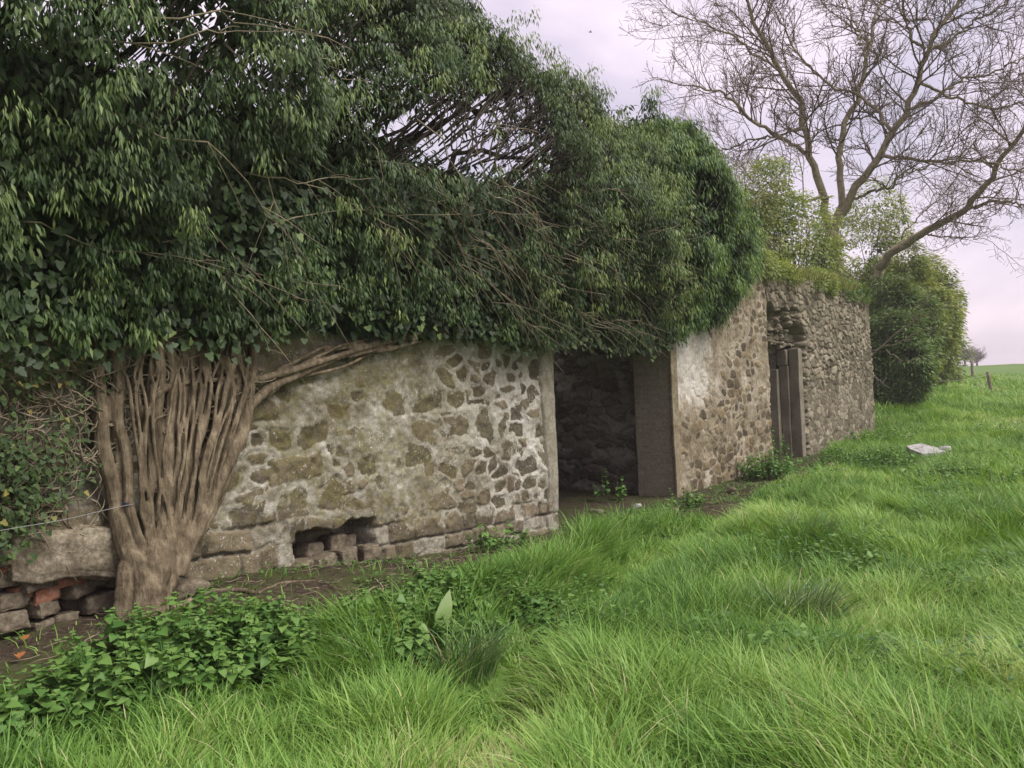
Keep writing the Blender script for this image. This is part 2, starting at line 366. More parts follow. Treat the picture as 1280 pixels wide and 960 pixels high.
lime = ss(4.6, 6.6, X)*.22+(fbm(X*1.2, Z*1.2, 15)-.5)*1.1+(fbm(X*4, Z*4, 16)-.5)*.9+.35*ss(1.0, .7, Z-zg)*ss(4.6, 3.6, X)
moss = np.clip(.95-ss(4.8, 6.8, X)*.65+ss(1.4, 2.0, Z)*.35, 0, 1)*.9
# footing band
foot = 1-ss(.33, .43, Z-zg+.10*ss(4.8, 6, X)+(fbm(X*2, Z*2, 22)-.5)*.35-.22*ss(3.2, 2.4, X))
gap_ = 2.6*np.clip(fbm(X*2.6, Z*3.5, 34)-.3, 0, 1)
jb = (1-ss(.003, .016, Eb))*ss(.36, .52, fbm(X*2.6, Z*3.5, 34))
mb_ = .35+.5*ss(.0, .03, Eb)*(b2 > .25); h2 = hgt+.008+ss(.0, .03, Eb)*.008*b1-.030*jb+.03*(b2-.5)*ss(0, .012, Eb)+(fbm(X*12, Z*12, 31)-.5)*.03
mask = m1*(1-foot)+mb_*foot; H = h1*(1-foot)+h2*foot; rnd = r1*(1-foot)+(b1*.75+.3)*foot; joint = jb*foot
moss = moss*(1-.6*foot); lime = lime*(1-foot)
# big overhanging block course above the washed-out foot, left of the ivy trunk
wash = ss(.40, .33, Z-zg+(fbm(X*3, Z*3, 41)-.5)*.12)*ss(2.86, 2.74, X+(fbm(Z*3, X*0, 2)-.5)*.2)
jc = 1-ss(.03, .14, Ec); mc = ss(.03, .16, Ec)
h3 = -.17+mc*(.05+.10*c1)-.04*jc+(fbm(X*14, Z*14, 8)-.5)*.02
H = H*(1-wash)+h3*wash+.05*ss(2.9, 2.5, X)*foot*(1-wash); mask = mask*(1-wash)+mc*wash; rnd = rnd*(1-wash)+c1*wash; joint = np.maximum(joint*(1-wash), jc*wash)
# low vent hole
hole = ss(.0, .035, X-4.03+en*.3)*ss(.0, .035, 4.87-X+en*.3)*ss(0, .03, Z-.27)*ss(0, .04, .60-Z+(fbm(X*5, X*0, 3)-.5)*.12)
H = H-.30*hole; joint = np.maximum(joint, hole*.25)  # hole recess also coloured darker through the joint mask
# rendered strip at the doorway edge with a crack
strip = ss(.0, .03, X-7.42-(fbm(Z*2.5, Z*0, 17)-.5)*.18)
crk = np.exp(-((X-7.43-(fbm(Z*2.5, Z*0, 17)-.5)*.18)/.013)**2)
sf = strip*(1-.7*foot)
mask = mask*(1-sf); H = H*(1-sf)+(.02+hgt*.5)*sf-crk*.03; joint = np.maximum(joint*(1-sf), crk*.9); lime = lime*(1-sf)-.05*sf; moss = np.maximum(moss, sf*.35)
o = wall_solid('front_wall', X, Z, H, M['plaster'], mask=mask, rnd=rnd, lime=lime, moss=moss, joint=joint)
tag(o, 'mossy plastered wall with patches of bare stone')

# middle stretch, ochre stone with lime patches
X, Z = wall_grid(10.86, 14.95, .015, -.3, lambda x: 3.68+(fbm(x*2, x*0, 14)-.5)*.25)
F1, E, r1, r2, r3 = cells(X, Z, .25, .15, 61, 3.2, .95, .24)
en = (fbm(X*9, Z*9, 2)-.5)*.14; thr = .02+.16*r3
pexp = .58-.55*ss(13.2, 11.6, X)*ss(1.1, 1.5, Z)*ss(2.5, 2.2, Z)+(fbm(X*1.3, Z*1.3, 2)-.5)*1.5+.3*ss(2.2, 2.8, Z)
m1 = ss(-.14, .30, E-thr+en)*(.12+.88*ss(-.22, .16, pexp-r2))
H = (fbm(X*1.1, Z*1.1, 3)-.5)*.08+(fbm(X*6, Z*6, 6)-.5)*.035+(fbm(X*18, Z*18, 16, 3)-.5)*.016+m1*(.016*r1)-.012*ss(.12, 0, np.abs(E-thr+en))*ss(.4, .6, fbm(X*3, Z*3, 7))
lime = (fbm(X*1.3, Z*1.3, 5)-.5)*.6+.85*ss(12.8, 11.6, X)*ss(1.0, 1.6, Z)+(fbm(X*4, Z*4, 46)-.5)*1.0-.05
moss = np.clip(.35-ss(.4, 1.4, Z)*.2, 0, 1)+X*0
o = wall_solid('front_wall', X, Z, H, M['ochre'], mask=m1, rnd=r1, lime=lime, moss=moss, joint=(1-ss(.0, .05, E))*.5)
tag(o, 'ochre rubble wall between the two openings with flaking white lime')

# right stretch, bare rubble, with the broken doorway
X, Z = wall_grid(14.951, 23.2, .019, -.3, lambda x: 3.66+(fbm(x*1.6, x*0, 24)-.5)*.22-.05*ss(22, 23, x))
F1, E, r1, r2, r3 = cells(X, Z, .235, .14, 71, 2.3, .95, .3)
jn = 1-ss(.03, .16, E); m1 = ss(.03, .2, E)
upper = ss(1.1, 1.9, Z+(fbm(X, Z, 3)-.5)*.6)
H = (fbm(X*1.1, Z*1.1, 13)-.5)*.10+m1*(.008+.026*r1)*(.5+.6*upper)-.022*jn*(.3+.9*upper)+(fbm(X*8, Z*8, 6)-.5)*.02
brk = ss(0, .12, X-14.3)*ss(0, .25, 16.95-X+(fbm(Z*4, X*0, 2)-.5)*.5+.3*ss(2.9, 2.4, Z))*ss(0, .15, 3.0-Z+(fbm(X*3, X*0, 5)-.5)*.45)
H = H-brk*(.16+.30*fbm(X*3.0, Z*3.5, 19)-.13*r1*m1+.12*jn+(fbm(X*13, Z*15, 23, 3)-.5)*.14)
keep = ~((X < 17.0) & (Z < 2.12+.2*fbm(X*3, X*0, 4)))
o = wall_solid('front_wall', X, Z, H, M['rubble'], keep=keep, mask=m1, rnd=r1, lime=(fbm(X*1.3, Z*1.3, 5)-.55)*.7, moss=np.clip(.1+.7*ss(3.3, 3.6, Z), 0, 1)+X*0, joint=jn*(.5+.5*upper))
tag(o, 'bare rubble wall with a broken hole over its doorway')
# end gable and body behind the right stretch
Y, Z = wall_grid(-.02, 4.2, .03, -.3, lambda x: 3.6+(fbm(x*1.6, x*0, 44)-.5)*.22)
def yz_wall(name, Y, Z, xface, thick, cw, chh, seed, mat, out=-1, rough=1.0, lab=None):
    F1, E, r1, r2, r3 = cells(Y, Z, cw, chh, seed, 2.6, .8, .25)
    m1 = ss(.03, .18, E)*(r2 < .8); jn = 1-ss(.02, .1, E)
    H = (fbm(Y*1.1, Z*1.1, 13)-.5)*.06+m1*.03*r1*rough-.03*jn*rough+(fbm(Y*8, Z*8, 6)-.5)*.02
    mb = MB(); n1, n2 = Y.shape
    P = np.stack([xface+out*H, Y, Z], -1); mb.add(P.reshape(-1, 3), None, gridq(n1, n2), mask=m1.ravel(), rnd=r1.ravel(), lime=((fbm(Y*1.3, Z*1.3, 5)-.5)*1.2+.2).ravel(), moss=(Y*0+.3).ravel(), joint=(jn*.6).ravel())
    edge = np.concatenate([P[:, 0], P[-1, 1:], P[-2::-1, -1], P[0, -2:0:-1]]); E2 = edge.copy(); E2[:, 0] = xface-out*thick
    n = len(edge); i = np.arange(n); j = (i+1) % n
    z1 = dict(mask=np.ones(2*n), rnd=np.full(2*n, .5), lime=np.zeros(2*n), moss=np.full(2*n, .3), joint=np.zeros(2*n))
    mb.add(np.concatenate([edge, E2]), None, np.stack([i, i+n, j+n, j], -1), **z1)
    c = P.reshape(-1, 3)[[0, n2-1, n1*n2-1, (n1-1)*n2]].copy(); c[:, 0] = xface-out*thick
    mb.add(c, None, [[0, 1, 2, 3]], **{k: v[:4] for k, v in z1.items()})
    return mb.build(name, mat, ruin)
yz_wall('end_wall', Y*.985+.025, Z, 23.2, .45, .2, .125, 81, M['rubble'], 1)
Y, Z = wall_grid(.58, 4.2, .025, -.3, lambda x: x*0+3.3)
yz_wall('cross_wall', Y, Z, 11.0, .4, .26, .13, 91, M['inner'], -1, 1.3)
def box(mb, x0, x1, y0, y1, z0, z1, n=1, jit=0, seed=0, bev=.012, **attr):
    """box with bevelled, slightly worn edges"""
    bm = bmesh.new(); bmesh.ops.create_cube(bm, size=1)
    for v in bm.verts: v.co = Vector((x0 if v.co.x < 0 else x1, y0 if v.co.y < 0 else y1, z0 if v.co.z < 0 else z1))
    bmesh.ops.bevel(bm, geom=bm.edges[:], offset=bev, segments=2, affect='EDGES', profile=.6)
    if n > 1: bmesh.ops.subdivide_edges(bm, edges=bm.edges[:], cuts=n, use_grid_fill=True)
    bmesh.ops.triangulate(bm, faces=bm.faces[:]); bm.verts.index_update()
    v = np.array([v.co[:] for v in bm.verts]); f = [[w.index for w in q.verts] for q in bm.faces]; bm.free()
    if jit:
        v = v+np.stack([fbm(v[:, 1]*4+v[:, 2]*3, v[:, 0]*4+v[:, 2]*2, seed+k)-.5 for k in range(3)], -1)*2*jit
    mb.add(v, f, None, **attr)
m = MB(); box(m, 10.72, 10.93, .012, .575, -.2, 2.55, 7, .012, 3); m.build('concrete_jamb', M['concrete'], ruin, False)
A = dict(mask=0., rnd=.5, lime=-.1, moss=.6, joint=0.)
m = MB(); box(m, 10.70, 10.90, -.035, .008, -.2, 2.5, 7, .014, 5, **A); m.build('jamb_edge', M['ochre'], ruin, False)
m = MB(); box(m, 7.2, 11.2, .06, .56, 2.45, 2.75, 5, .01, 8); m.build('lintel', M['concrete'], ruin, False)
m = MB(); box(m, 7.3, 11.2, .03, .55, 2.752, 3.6, 5, .02, 8, **A); m.build('wall_head', M['inner'], ruin, False)
# upright dressed stones lining the second doorway
for (x0, x1, y0, y1, zt_, sd) in ((16.86, 17.12, .02, .22, 2.2, 1), (16.80, 17.10, .225, .40, 1.86, 2), (16.66, 17.0, .405, .60, 1.80, 3)):
    m = MB(); box(m, x0, x1, y0, y1, -.2, zt_, 6, .012, sd, .018); m.build('door_jamb_stone', M['slab'], ruin, False)
m = MB(); box(m, 16.78, 17.1, .24, .45, 1.863, 2.18, 3, .03, 9, .03); m.build('door_jamb_stone', M['slab'], ruin, False)
m = MB(); box(m, 14.9, 17.2, .42, .62, 2.1, 3.1, 8, .09, 4, .05); m.build('lintel', M['stone'], ruin, False)
# rooms behind: rear wall, unseen slab added overhead to block sky light, party wall
m = MB(); box(m, -3.9, 23.1, 4.2, 4.7, -.3, 3.1, 4, .03, 6, **A); m.build('rear_wall', M['inner'], ruin, False)
m = MB(); box(m, -3.9, 14.8, .58, 2.9, 2.95, 3.15, 3, .02, 7); m.build('light_block_slab', M['concrete'], ruin, False)
m = MB(); box(m, 6.9, 7.3, .58, 4.19, -.3, 2.93, 4, .02, 8, **A); m.build('party_wall', M['inner'], ruin, False)
m = MB(); box(m, 17.25, 17.7, .6, 4.19, -.3, 3.1, 4, .04, 8, **A); m.build('party_wall', M['inner'], ruin, False)

# ------------------------------------------------------------------ stones
def stone_mesh(mb, c, size, seed, squash=(1, .8, .6), planes=14, sub=3, rot=0, tilt=0):
    rg = np.random.default_rng(seed)
    bm = bmesh.new(); bmesh.ops.create_icosphere(bm, subdivisions=sub, radius=1); bm.verts.index_update()
    d = np.array([v.co[:] for v in bm.verts]); f = [[w.index for w in q.verts] for q in bm.faces]; bm.free()
    nn = nrm(rg.normal(size=(planes, 3))); nn = np.concatenate([nn, [[0, 0, 1], [0, 0, -1], [1, 0, 0], [-1, 0, 0], [0, 1, 0], [0, -1, 0]]]); k = .72+.28*rg.random(len(nn))
    dt = np.maximum(d@nn.T, 1e-3); rr = (k/dt); r = (np.sum(np.minimum(rr, 3.)**-22, 1))**(-1/22)
    v = d*np.minimum(r, 1.25)[:, None]*np.array(squash)
    v = v*(1+.05*(fbm(d[:, 0]*7+seed, d[:, 1]*7-d[:, 2]*6, 3)[:, None]-.5)*2)*(1+.05*(fbm(d[:, 0]*3+seed, d[:, 1]*3+d[:, 2]*2, seed % 50)[:, None]-.5)*2)
    ca, sa = math.cos(rot), math.sin(rot); v = v@np.array([[ca, sa, 0], [-sa, ca, 0], [0, 0, 1]])
    ct, st = math.cos(tilt), math.sin(tilt); v = v@np.array([[ct, 0, st], [0, 1, 0], [-st, 0, ct]])
    mb.add(v*size+np.asarray(c), f)
def block_mesh(mb, size, seed, squash):
    rg = np.random.default_rng(seed); a, b, c = np.array(squash)*size*.92
    t_ = MB(); box(t_, -a, a, -b, b, -c, c, 4, 0, 0, min(a, b, c)*.38); v = np.concatenate(t_.v); f = np.concatenate(t_.f[3])
    sh = rg.uniform(-.22, .22, 4); v[:, 0] += v[:, 2]*sh[0]+v[:, 1]*sh[1]; v[:, 2] += v[:, 0]*sh[2]*.5; v[:, 1] += v[:, 0]*sh[3]
    q = v/size; k = seed*3.7
    v = v*(1+.22*(fbm(q[:, 0]*1.3+k, q[:, 1]*1.3+q[:, 2]*1.7, 4, 2)-.5)[:, None])+np.stack([fbm(q[:, 1]*4+k+j, q[:, 0]*4+q[:, 2]*5, 7+j, 3)-.5 for j in range(3)], -1)*.16*size
    mb.add(v, f)
def stone(px, py, size, seed, label, mat='stone', squash=(1, .8, .6), rot=None, group=None, name='stone', cat='stone', at=None, sub=3, tilt=0):
    p = on_ground(px, py) if at is None else np.array(at, float)
    if at is None: p[2] = float(ground(p[0], p[1]))+size*squash[2]*.45+(.12 if 401 <= seed <= 402 or 'in the grass before' in label else 0)
    m = MB()
    if 100 <= seed < 130: block_mesh(m, size*1.12, seed, squash)
    elif seed >= 300 and seed < 400: block_mesh(m, size, seed, squash)
    else: stone_mesh(m, p*0, size, seed, squash, sub=sub, rot=rot if rot is not None else seed*1.3, tilt=tilt)
    o = m.build(name, M[mat]); o.location = p; o.rotation_euler = (0, 0, rot if seed >= 300 and seed < 400 else 0); return tag(o, label, cat, group)
# rubble in the low vent hole
ci = [(4.12, .05, .31, .10), (4.24, -.02, .33, .085), (4.37, .06, .32, .10), (4.50, 0, .335, .09), (4.62, .07, .325, .095), (4.74, -.02, .33, .09), (4.3, .17, .42, .08), (4.55, .18, .43, .09), (4.72, .2, .42, .07)]
for k, (x, y, z, s) in enumerate(ci):
    stone(0, 0, s, 100+k, 'rounded stone in the rubble filling the low vent hole', squash=(1, .9, .75), group='stones in the low vent hole', at=(x, y, z))
# fallen stones along the wall foot
fs = [((415, 703), .10, 'squared grey stone under the low vent hole, left of a rounder one'), ((440, 697), .075, 'rounded brownish stone under the right end of the low vent hole'),
      ((372, 708), .09, 'flat stone lying at the foot of the wall left of the low vent hole'), ((232, 742), .15, 'wide brown footing stone just right of the ivy trunk'),
      ((556, 703), .05, 'small tan stone on the soil right of the low vent hole'), ((520, 708), .06, 'small grey stone half sunk in soil below the footing blocks'),
      ((700, 668), .06, 'small stone beside the left edge of the wide doorway'), ((796, 634), .08, 'pale stone on the dirt at the concrete jamb of the wide doorway'),
      ((843, 641), .09, 'grey stone in the grass edge below the concrete jamb'), ((745, 640), .12, 'flat earthy stone lying in the threshold of the wide doorway'),
      ((915, 615), .10, 'dark stone at the foot of the ochre wall stretch'), ((1053, 598), .09, 'little white stone in the grass before the rubble wall'),
      ((1038, 585), .14, 'rounded tan stone at the foot of the rubble wall'), ((985, 600), .12, 'flat pale stone before the second doorway'),
      ((975, 607), .09, 'small grey stone left of the flat pale stone near the second doorway')]
for k, (p, s, lab) in enumerate(fs):
    stone(*p, s, 200+k, lab, mat='palestone' if 'white' in lab or 'pale' in lab else 'stone', squash=(1, .85, .5 if 'flat' not in lab else .25), group='loose stones along the wall foot')
# rubble courses in the washed-out foot at the left
rg = np.random.default_rng(4); k = 0
for (px, py, s, mt, lab) in ((52, 760, .085, 'stone', 'grey block under the orange brick in the washed-out wall foot'), (55, 742, .08, 'brick', 'orange broken brick showing in the washed-out wall foot'),
    (12, 702, .09, 'brick', 'reddish brick stub jutting under the wall at the left picture edge'), (8, 722, .08, 'stone', 'pinkish stone below the reddish brick stub'),
    (12, 750, .09, 'stone', 'dark stone beside the gap in the washed-out foot'), (10, 775, .10, 'stone', 'grey stone lowest at the left picture edge'), (42, 722, .12, 'stone', 'large dark stone above the orange brick'),
    (85, 720, .09, 'brick', 'pinkish brick piece under the big overhanging block'), (95, 735, .085, 'stone', 'grey stone below the pinkish brick piece'), (120, 722, .085, 'stone', 'brownish stone left of the ivy trunk under the block course'),
    (50, 783, .075, 'stone', 'mossy squared stone at ground level below the grey block'), (78, 775, .075, 'stone', 'small squared stone right of the mossy squared stone'), (120, 752, .10, 'stone', 'dark stone wedged beside the ivy trunk foot'), (25, 740, .07, 'brick', 'small red brick chip left of the orange brick')):
    p = on_plane(px, py, .03); k += 1
    stone(0, 0, s*.95, 300+k, lab, mat=mt, squash=(1, .9, .62), rot=rg.uniform(-.25, .25), group='rubble in the washed-out wall foot', at=p, name='brick' if mt == 'brick' else 'stone', cat='brick' if mt == 'brick' else 'stone')
p = on_plane(90, 690, -.04); m = MB()
block_mesh(m, .36, 12, (1, .5, .46)); o = m.build('stone', M['bigstone']); o.location = p+np.array([0, .06, 0]); o.rotation_euler = (0, .1, 0)
tag(o, 'big rough overhanging block in the wall left of the ivy trunk', 'stone')

# pale broken slab lying in the grass
p = on_ground(1158, 573); p[2] = float(ground(p[0], p[1]))
sl = thing('broken_slab', 'pale grey broken slab lying tilted in the grass right of the ruin', 'slab', p)
m = MB(); an = [(-.5, -.05), (-.38, .2), (.1, .26), (.42, .12), (.5, -.06), (.3, -.24), (-.32, -.25)]
rr = CR[:2]/np.linalg.norm(CR[:2]); ff = CF[:2]/np.linalg.norm(CF[:2])
pv = []
for h in (.06, .15):
    for a, b in an: q = rr*a*.64+ff*b*1.2; pv.append((p[0]+q[0], p[1]+q[1], p[2]+h*.6+b*.22+.09+.03*math.sin(a*9)))
n = len(an); m.add(pv, [[n, n+i, n+i+1] for i in range(1, n-1)]+[[0, i+1, i] for i in range(1, n-1)], [[i, (i+1) % n, n+(i+1) % n, n+i] for i in range(n)])
m.build('slab', M['palestone'], sl, False)
stone(1181, 571, .13, 401, 'small white lump beside the pale broken slab', 'palestone', (1, .8, .5)); stone(1187, 577, .07, 402, 'tiny white chip right of the pale broken slab', 'palestone')
stone(1148, 581, .16, 403, 'dark stone propping the front of the pale broken slab', 'stone', (1.4, .7, .4))

# ------------------------------------------------------------------ ivy
ivy = thing('ivy', 'huge overhanging ivy with thick fused trunk at left, covering the wall top', 'ivy', (2.75, -.35, .38))
# trunk: fused stems
tb = MB()
def stem(pts, r0, r1, wob=.012, sides=10, mbx=None, n=26):
    pts = np.array(pts, float); s = np.linspace(0, 1, len(pts)); q = np.linspace(0, 1, n)
    P = np.stack([np.interp(q, s, pts[:, i]) for i in range(3)], -1)
    for _ in range(2): P[1:-1] = (P[:-2]+2*P[1:-1]+P[2:])/4
    sd = random.random()*50
    P[:, 0] += (fbm(q*5+sd, q*0, 1)-.5)*2*wob*2; P[:, 1] += (fbm(q*5+sd, q*0+7, 1)-.5)*2*wob
    rad = (r0+(r1-r0)*q)*(1+.22*(fbm(q*9+sd, q*0+2, 2)-.5)*2)
    tube(mbx or tb, P, rad, sides)
def wp(px, py, Y): return on_plane(px, py, Y)
stem([wp(182, 790, -.33), wp(184, 745, -.32), wp(190, 705, -.27), wp(198, 670, -.19), wp(206, 620, -.06)], .118, .12, .014, 14)
stem([wp(150, 792, -.30), wp(152, 750, -.29), wp(160, 715, -.27), wp(172, 680, -.22), wp(182, 640, -.12)], .055, .05, .02, 10)
stem([wp(203, 775, -.30), wp(207, 735, -.29), wp(216, 700, -.25), wp(224, 665, -.16), wp(228, 630, -.08)], .055, .05, .02, 10)
stem([wp(180, 740, -.33), wp(176, 712, -.30), wp(158, 685, -.22), wp(146, 640, -.16), wp(137, 590, -.13), wp(126, 545, -.12), wp(130, 500, -.12), wp(122, 470, -.10), wp(128, 435, -.09)], .066, .026, .012)
stem([wp(158, 680, -.2), wp(155, 610, -.14), wp(150, 560, -.12), wp(142, 510, -.12), wp(150, 450, -.1)], .036, .026)
fan = [(178, 150), (185, 170), (191, 188), (197, 203), (203, 217), (208, 229), (212, 240), (217, 252), (222, 263), (227, 276), (231, 288), (236, 300), (241, 313)]
for k, (bx, tx) in enumerate(fan):
    f = k/(len(fan)-1)
    ty = 480-10*f; mx = bx*.45+tx*.55+random.uniform(-5, 5)
    jx = [random.uniform(-7, 7) for _ in range(3)]; yo = (.05 if k % 2 else -.02)+random.uniform(-.02, .02)
    stem([wp(bx*.6+190*.4, 735-15*f, -.29), wp(bx, 690-25*f, -.27), wp(mx*.55+bx*.45+jx[0], 635, -.21+yo*.7), wp(mx+jx[1], 580, -.16+yo), wp(tx*.7+mx*.3+jx[2], 530, -.12+yo*.8), wp(tx, ty, -.11), wp(tx+random.uniform(-8, 8), ty-50, -.10)],
         random.choice((.026, .034, .042, .05)), random.choice((.018, .024, .03, .038)))
for k in range(26):   # thinner strands over and between
    a = random.random(); bx = 180+60*a; tx = 150+165*a+random.uniform(-14, 14)
    stem([wp(bx*.35+192*.65, 755, -.27), wp(bx*.75+192*.25, 705, -.30), wp(bx*.6+tx*.4, 640, -.27), wp((bx+tx)/2+random.uniform(-9, 9), 590, -.24+random.uniform(-.02, .03)), wp(tx, 490, -.175), wp(tx+random.uniform(-15, 15), 445, -.13)], random.uniform(.009, .02), random.uniform(.007, .012), .025, 8)
# stems leaning right along the wall, then sideways under the leaves
stem([wp(232, 700, -.20), wp(262, 640, -.12), wp(290, 590, -.07), wp(303, 520, -.07), wp(318, 470, -.08)], .03, .022)
stem([wp(228, 705, -.18), wp(255, 660, -.1), wp(275, 630, -.06), wp(285, 600, -.05)], .022, .012)
stem([wp(295, 530, -.09), wp(330, 488, -.09), wp(380, 465, -.08), wp(440, 440, -.08), wp(520, 418, -.08), wp(585, 415, -.08)], .04, .018, .02)
stem([wp(270, 520, -.1), wp(300, 480, -.11), wp(350, 468, -.1), wp(410, 448, -.1), wp(500, 424, -.1), wp(560, 408, -.09)], .035, .016, .025)
stem([wp(180, 500, -.12), wp(230, 478, -.14), wp(280, 474, -.12), wp(330, 462, -.1)], .022, .018, .03)
stem([wp(320, 500, -.07), wp(345, 485, -.07), wp(360, 472, -.07), wp(420, 462, -.06), wp(470, 440, -.07)], .02, .012, .03)
for k in range(14):
    x0 = random.uniform(330, 500)
    stem([wp(x0, 462-(x0-360)*.2, -.09), wp(x0+50, 440-(x0-360)*.16+random.uniform(-8, 8), -.09), wp(x0+110, 425-(x0-360)*.1+random.uniform(-8, 8), -.08)], random.uniform(.010, .02), .008, .03, 8)
# surface root on the soil
rp = [on_ground(a, b)-np.array([0, 0, .01]) for a, b in ((215, 762), (258, 740), (300, 738), (322, 743), (352, 728), (395, 726))]
stem([p+np.array([0, 0, .012]) for p in rp], (.022), .008, .012)
tmp = tb.build('trunk', M['ivybark'], ivy)
md = tmp.modifiers.new('fuse', 'REMESH'); md.mode = 'VOXEL'; md.voxel_size = .0055
sm_ = tmp.modifiers.new('soft', 'SMOOTH'); sm_.factor = .3; sm_.iterations = 1
dg = bpy.context.evaluated_depsgraph_get(); me2 = bpy.data.meshes.new_from_object(tmp.evaluated_get(dg))
tmp.modifiers.clear(); tmp.data = me2; me2.polygons.foreach_set('use_smooth', np.ones(len(me2.polygons), bool))
if not me2.materials: me2.materials.append(M['ivybark'])

ZT = ([-4, 0, 3, 5, 6.75, 8.3, 9.05, 10.0, 10.7, 11.4, 12.2, 13.0, 13.9, 14.7, 15.2], [5.6, 5.9, 6.0, 5.9, 5.6, 5.3, 4.95, 4.85, 5.2, 5.8, 5.4, 4.55, 3.9, 3.6, 3.5])
ZB = ([-4, 1.9, 3.6, 4.4, 5.4, 6.5, 7.2, 8.4, 9.6, 10.4, 11.8, 12.5, 13.2, 14, 15.2], [1.78, 1.88, 2.0, 2.19, 2.26, 2.05, 2.05, 2.05, 2.05, 2.22, 2.47, 2.67, 3.2, 3.5, 3.65])
BUL = ([-4, 4, 6, 9, 11, 13, 15.2], [.95, .95, .85, .8, .85, .5, .2])
def canopy(X, ph, depth):
    """ph 0 = lower front rim, 1 = crest, 2 = rear foot; depth = distance inside the outer surface"""
    zt = np.interp(X, *ZT)+(fbm(X*1.3, X*0, 30, 2)-.5)*.5; zb = np.interp(X, *ZB)+(fbm(X*2.2, X*0, 31, 2)-.5)*.22
    bul = np.interp(X, *BUL)*(.30+.70*ss(0, .38, ph)); yc = .55
    a = np.minimum(ph, 1)*math.pi/2; b = np.maximum(ph-1, 0)*math.pi/2
    Yf = yc-(yc+bul)*np.cos(a)**.75; Zf = zb+(zt-zb)*np.sin(a)**.95
    Yb = yc+1.9*np.sin(b)**.9; Zb = 3.0+(zt-3.0)*np.cos(b)**.8
    Yv = np.where(ph <= 1, Yf, Yb); Zv = np.where(ph <= 1, Zf, Zb)
    ny = (Yv-.5)/1.3; nz = (Zv-3.4)/2.2; nv = nrm(np.stack([ny*0, ny, nz], -1))
    lump = (fbm(X*1.1, ph*3.0, 33, 3)-.5)*.95*ss(0, .3, ph)+(fbm(X*3.1+ph*2, ph*8.5, 35, 2)-.5)*.42*ss(0, .15, ph)
    off = lump-depth
    P = np.stack([X, Yv, Zv], -1)+nv*off[..., None]
    return P, nv
def gapf(P):
    q = P[:, 0]-1.28*(P[:, 1]+.5); w = P[:, 2]-.53*(P[:, 1]+.5)
    q = q-6.1; w = w-(3.98+.02*q)
    e = np.hypot((q)/1.85, (w-.10*q)/.92)+(fbm(P[:, 0]*2, P[:, 2]*2, 5)-.5)*.9
    g1 = ss(.5, 1.05, e)
    return .06+.94*g1
def sprays(mb, P, Nv, nl, size, tpl, rmin, rmax, droop=.8, spread=.1, wd=(.27, .17)):
    n = len(P); nl_ = nl
    a = RNG.random((n, nl_))*2*math.pi; rad = RNG.random((n, nl_))**.6
    h = RNG.random((n, nl_))
    out = np.repeat(Nv[:, None], nl_, 1)+RNG.normal(size=(n, nl_, 3))*.35
    side = np.stack([np.cos(a), np.sin(a), np.zeros_like(a)], -1)
    base = P[:, None]+side*rad[..., None]*spread*.8+out*(spread*.5)+np.stack([0*h, 0*h, -h*spread*1.3], -1)
    D = side*(.35+.3*RNG.random((n, nl_, 1)))+out*.35+np.array([0, 0, -1])*droop*(.6+.8*RNG.random((n, nl_, 1)))
    N = out*.9+np.array([0, 0, .55])+RNG.normal(size=(n, nl_, 3))*.35
    L = size*(.65+.7*RNG.random((n, nl_)))
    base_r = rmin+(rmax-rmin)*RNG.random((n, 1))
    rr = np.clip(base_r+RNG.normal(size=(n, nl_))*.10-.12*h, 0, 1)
    leaves(mb, tpl, base.reshape(-1, 3), D.reshape(-1, 3), N.reshape(-1, 3), L.ravel(), L.ravel()*(wd[0]+wd[1]*RNG.random(n*nl_)), rr.ravel())
def sample_canopy(n, x0, x1, p0, p1, dmin, dmax, wx=None):
    X = x0+(x1-x0)*RNG.random(n); ph = p0+(p1-p0)*RNG.random(n); d = dmin+(dmax-dmin)*RNG.random(n)
    P, Nv = canopy(X, ph, d); g = gapf(P); k = RNG.random(n) < g
    # breaks between clumps show the inner leaves, coloured dark for shade
    cl = fbm(P[:, 0]*2.2+P[:, 1]*1.3, P[:, 2]*2.6, 51, 3); k &= (cl > .40+.16*RNG.random(n)) | (d > .12)
    return P[k], Nv[k]
XE = 10.3
fo = MB()
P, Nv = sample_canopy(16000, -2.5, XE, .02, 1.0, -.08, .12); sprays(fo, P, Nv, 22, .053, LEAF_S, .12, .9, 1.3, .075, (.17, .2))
P, Nv = sample_canopy(4300, -2.5, XE, .0, 1.05, .14, .5); sprays(fo, P, Nv, 13, .09, LEAF_S, .0, .35)  # inner layer coloured darker, painting the shade inside the canopy
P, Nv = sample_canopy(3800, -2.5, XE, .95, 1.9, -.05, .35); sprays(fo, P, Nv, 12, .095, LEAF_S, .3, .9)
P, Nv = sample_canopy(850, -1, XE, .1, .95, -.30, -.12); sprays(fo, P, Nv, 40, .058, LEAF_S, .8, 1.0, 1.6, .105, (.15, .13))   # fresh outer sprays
n = 1500; P = np.stack([-2+12.3*RNG.random(n), -.1+.8*RNG.random(n), 3.5+.35*RNG.random(n)], -1); sprays(fo, P, np.tile([0, -.5, .8], (n, 1)), 13, .085, LEAF_S, .0, .4)
n = 9000; P = np.stack([-2+12.3*RNG.random(n), -.06-.12*RNG.random(n), 2.1+1.55*RNG.random(n)], -1); P = P[(P[:, 0] < 7.4) | (P[:, 2] > 2.5)]; n = len(P)
leaves(fo, LEAF_IVY, P, np.stack([RNG.normal(size=n)*.5, RNG.normal(size=n)*.3-.2, -np.ones(n)], -1), np.stack([RNG.normal(size=n)*.4, -np.ones(n), .3+RNG.normal(size=n)*.3], -1), .06+.04*RNG.random(n), .06+.04*RNG.random(n), np.clip(.15+.15*RNG.normal(size=n), 0, .5))
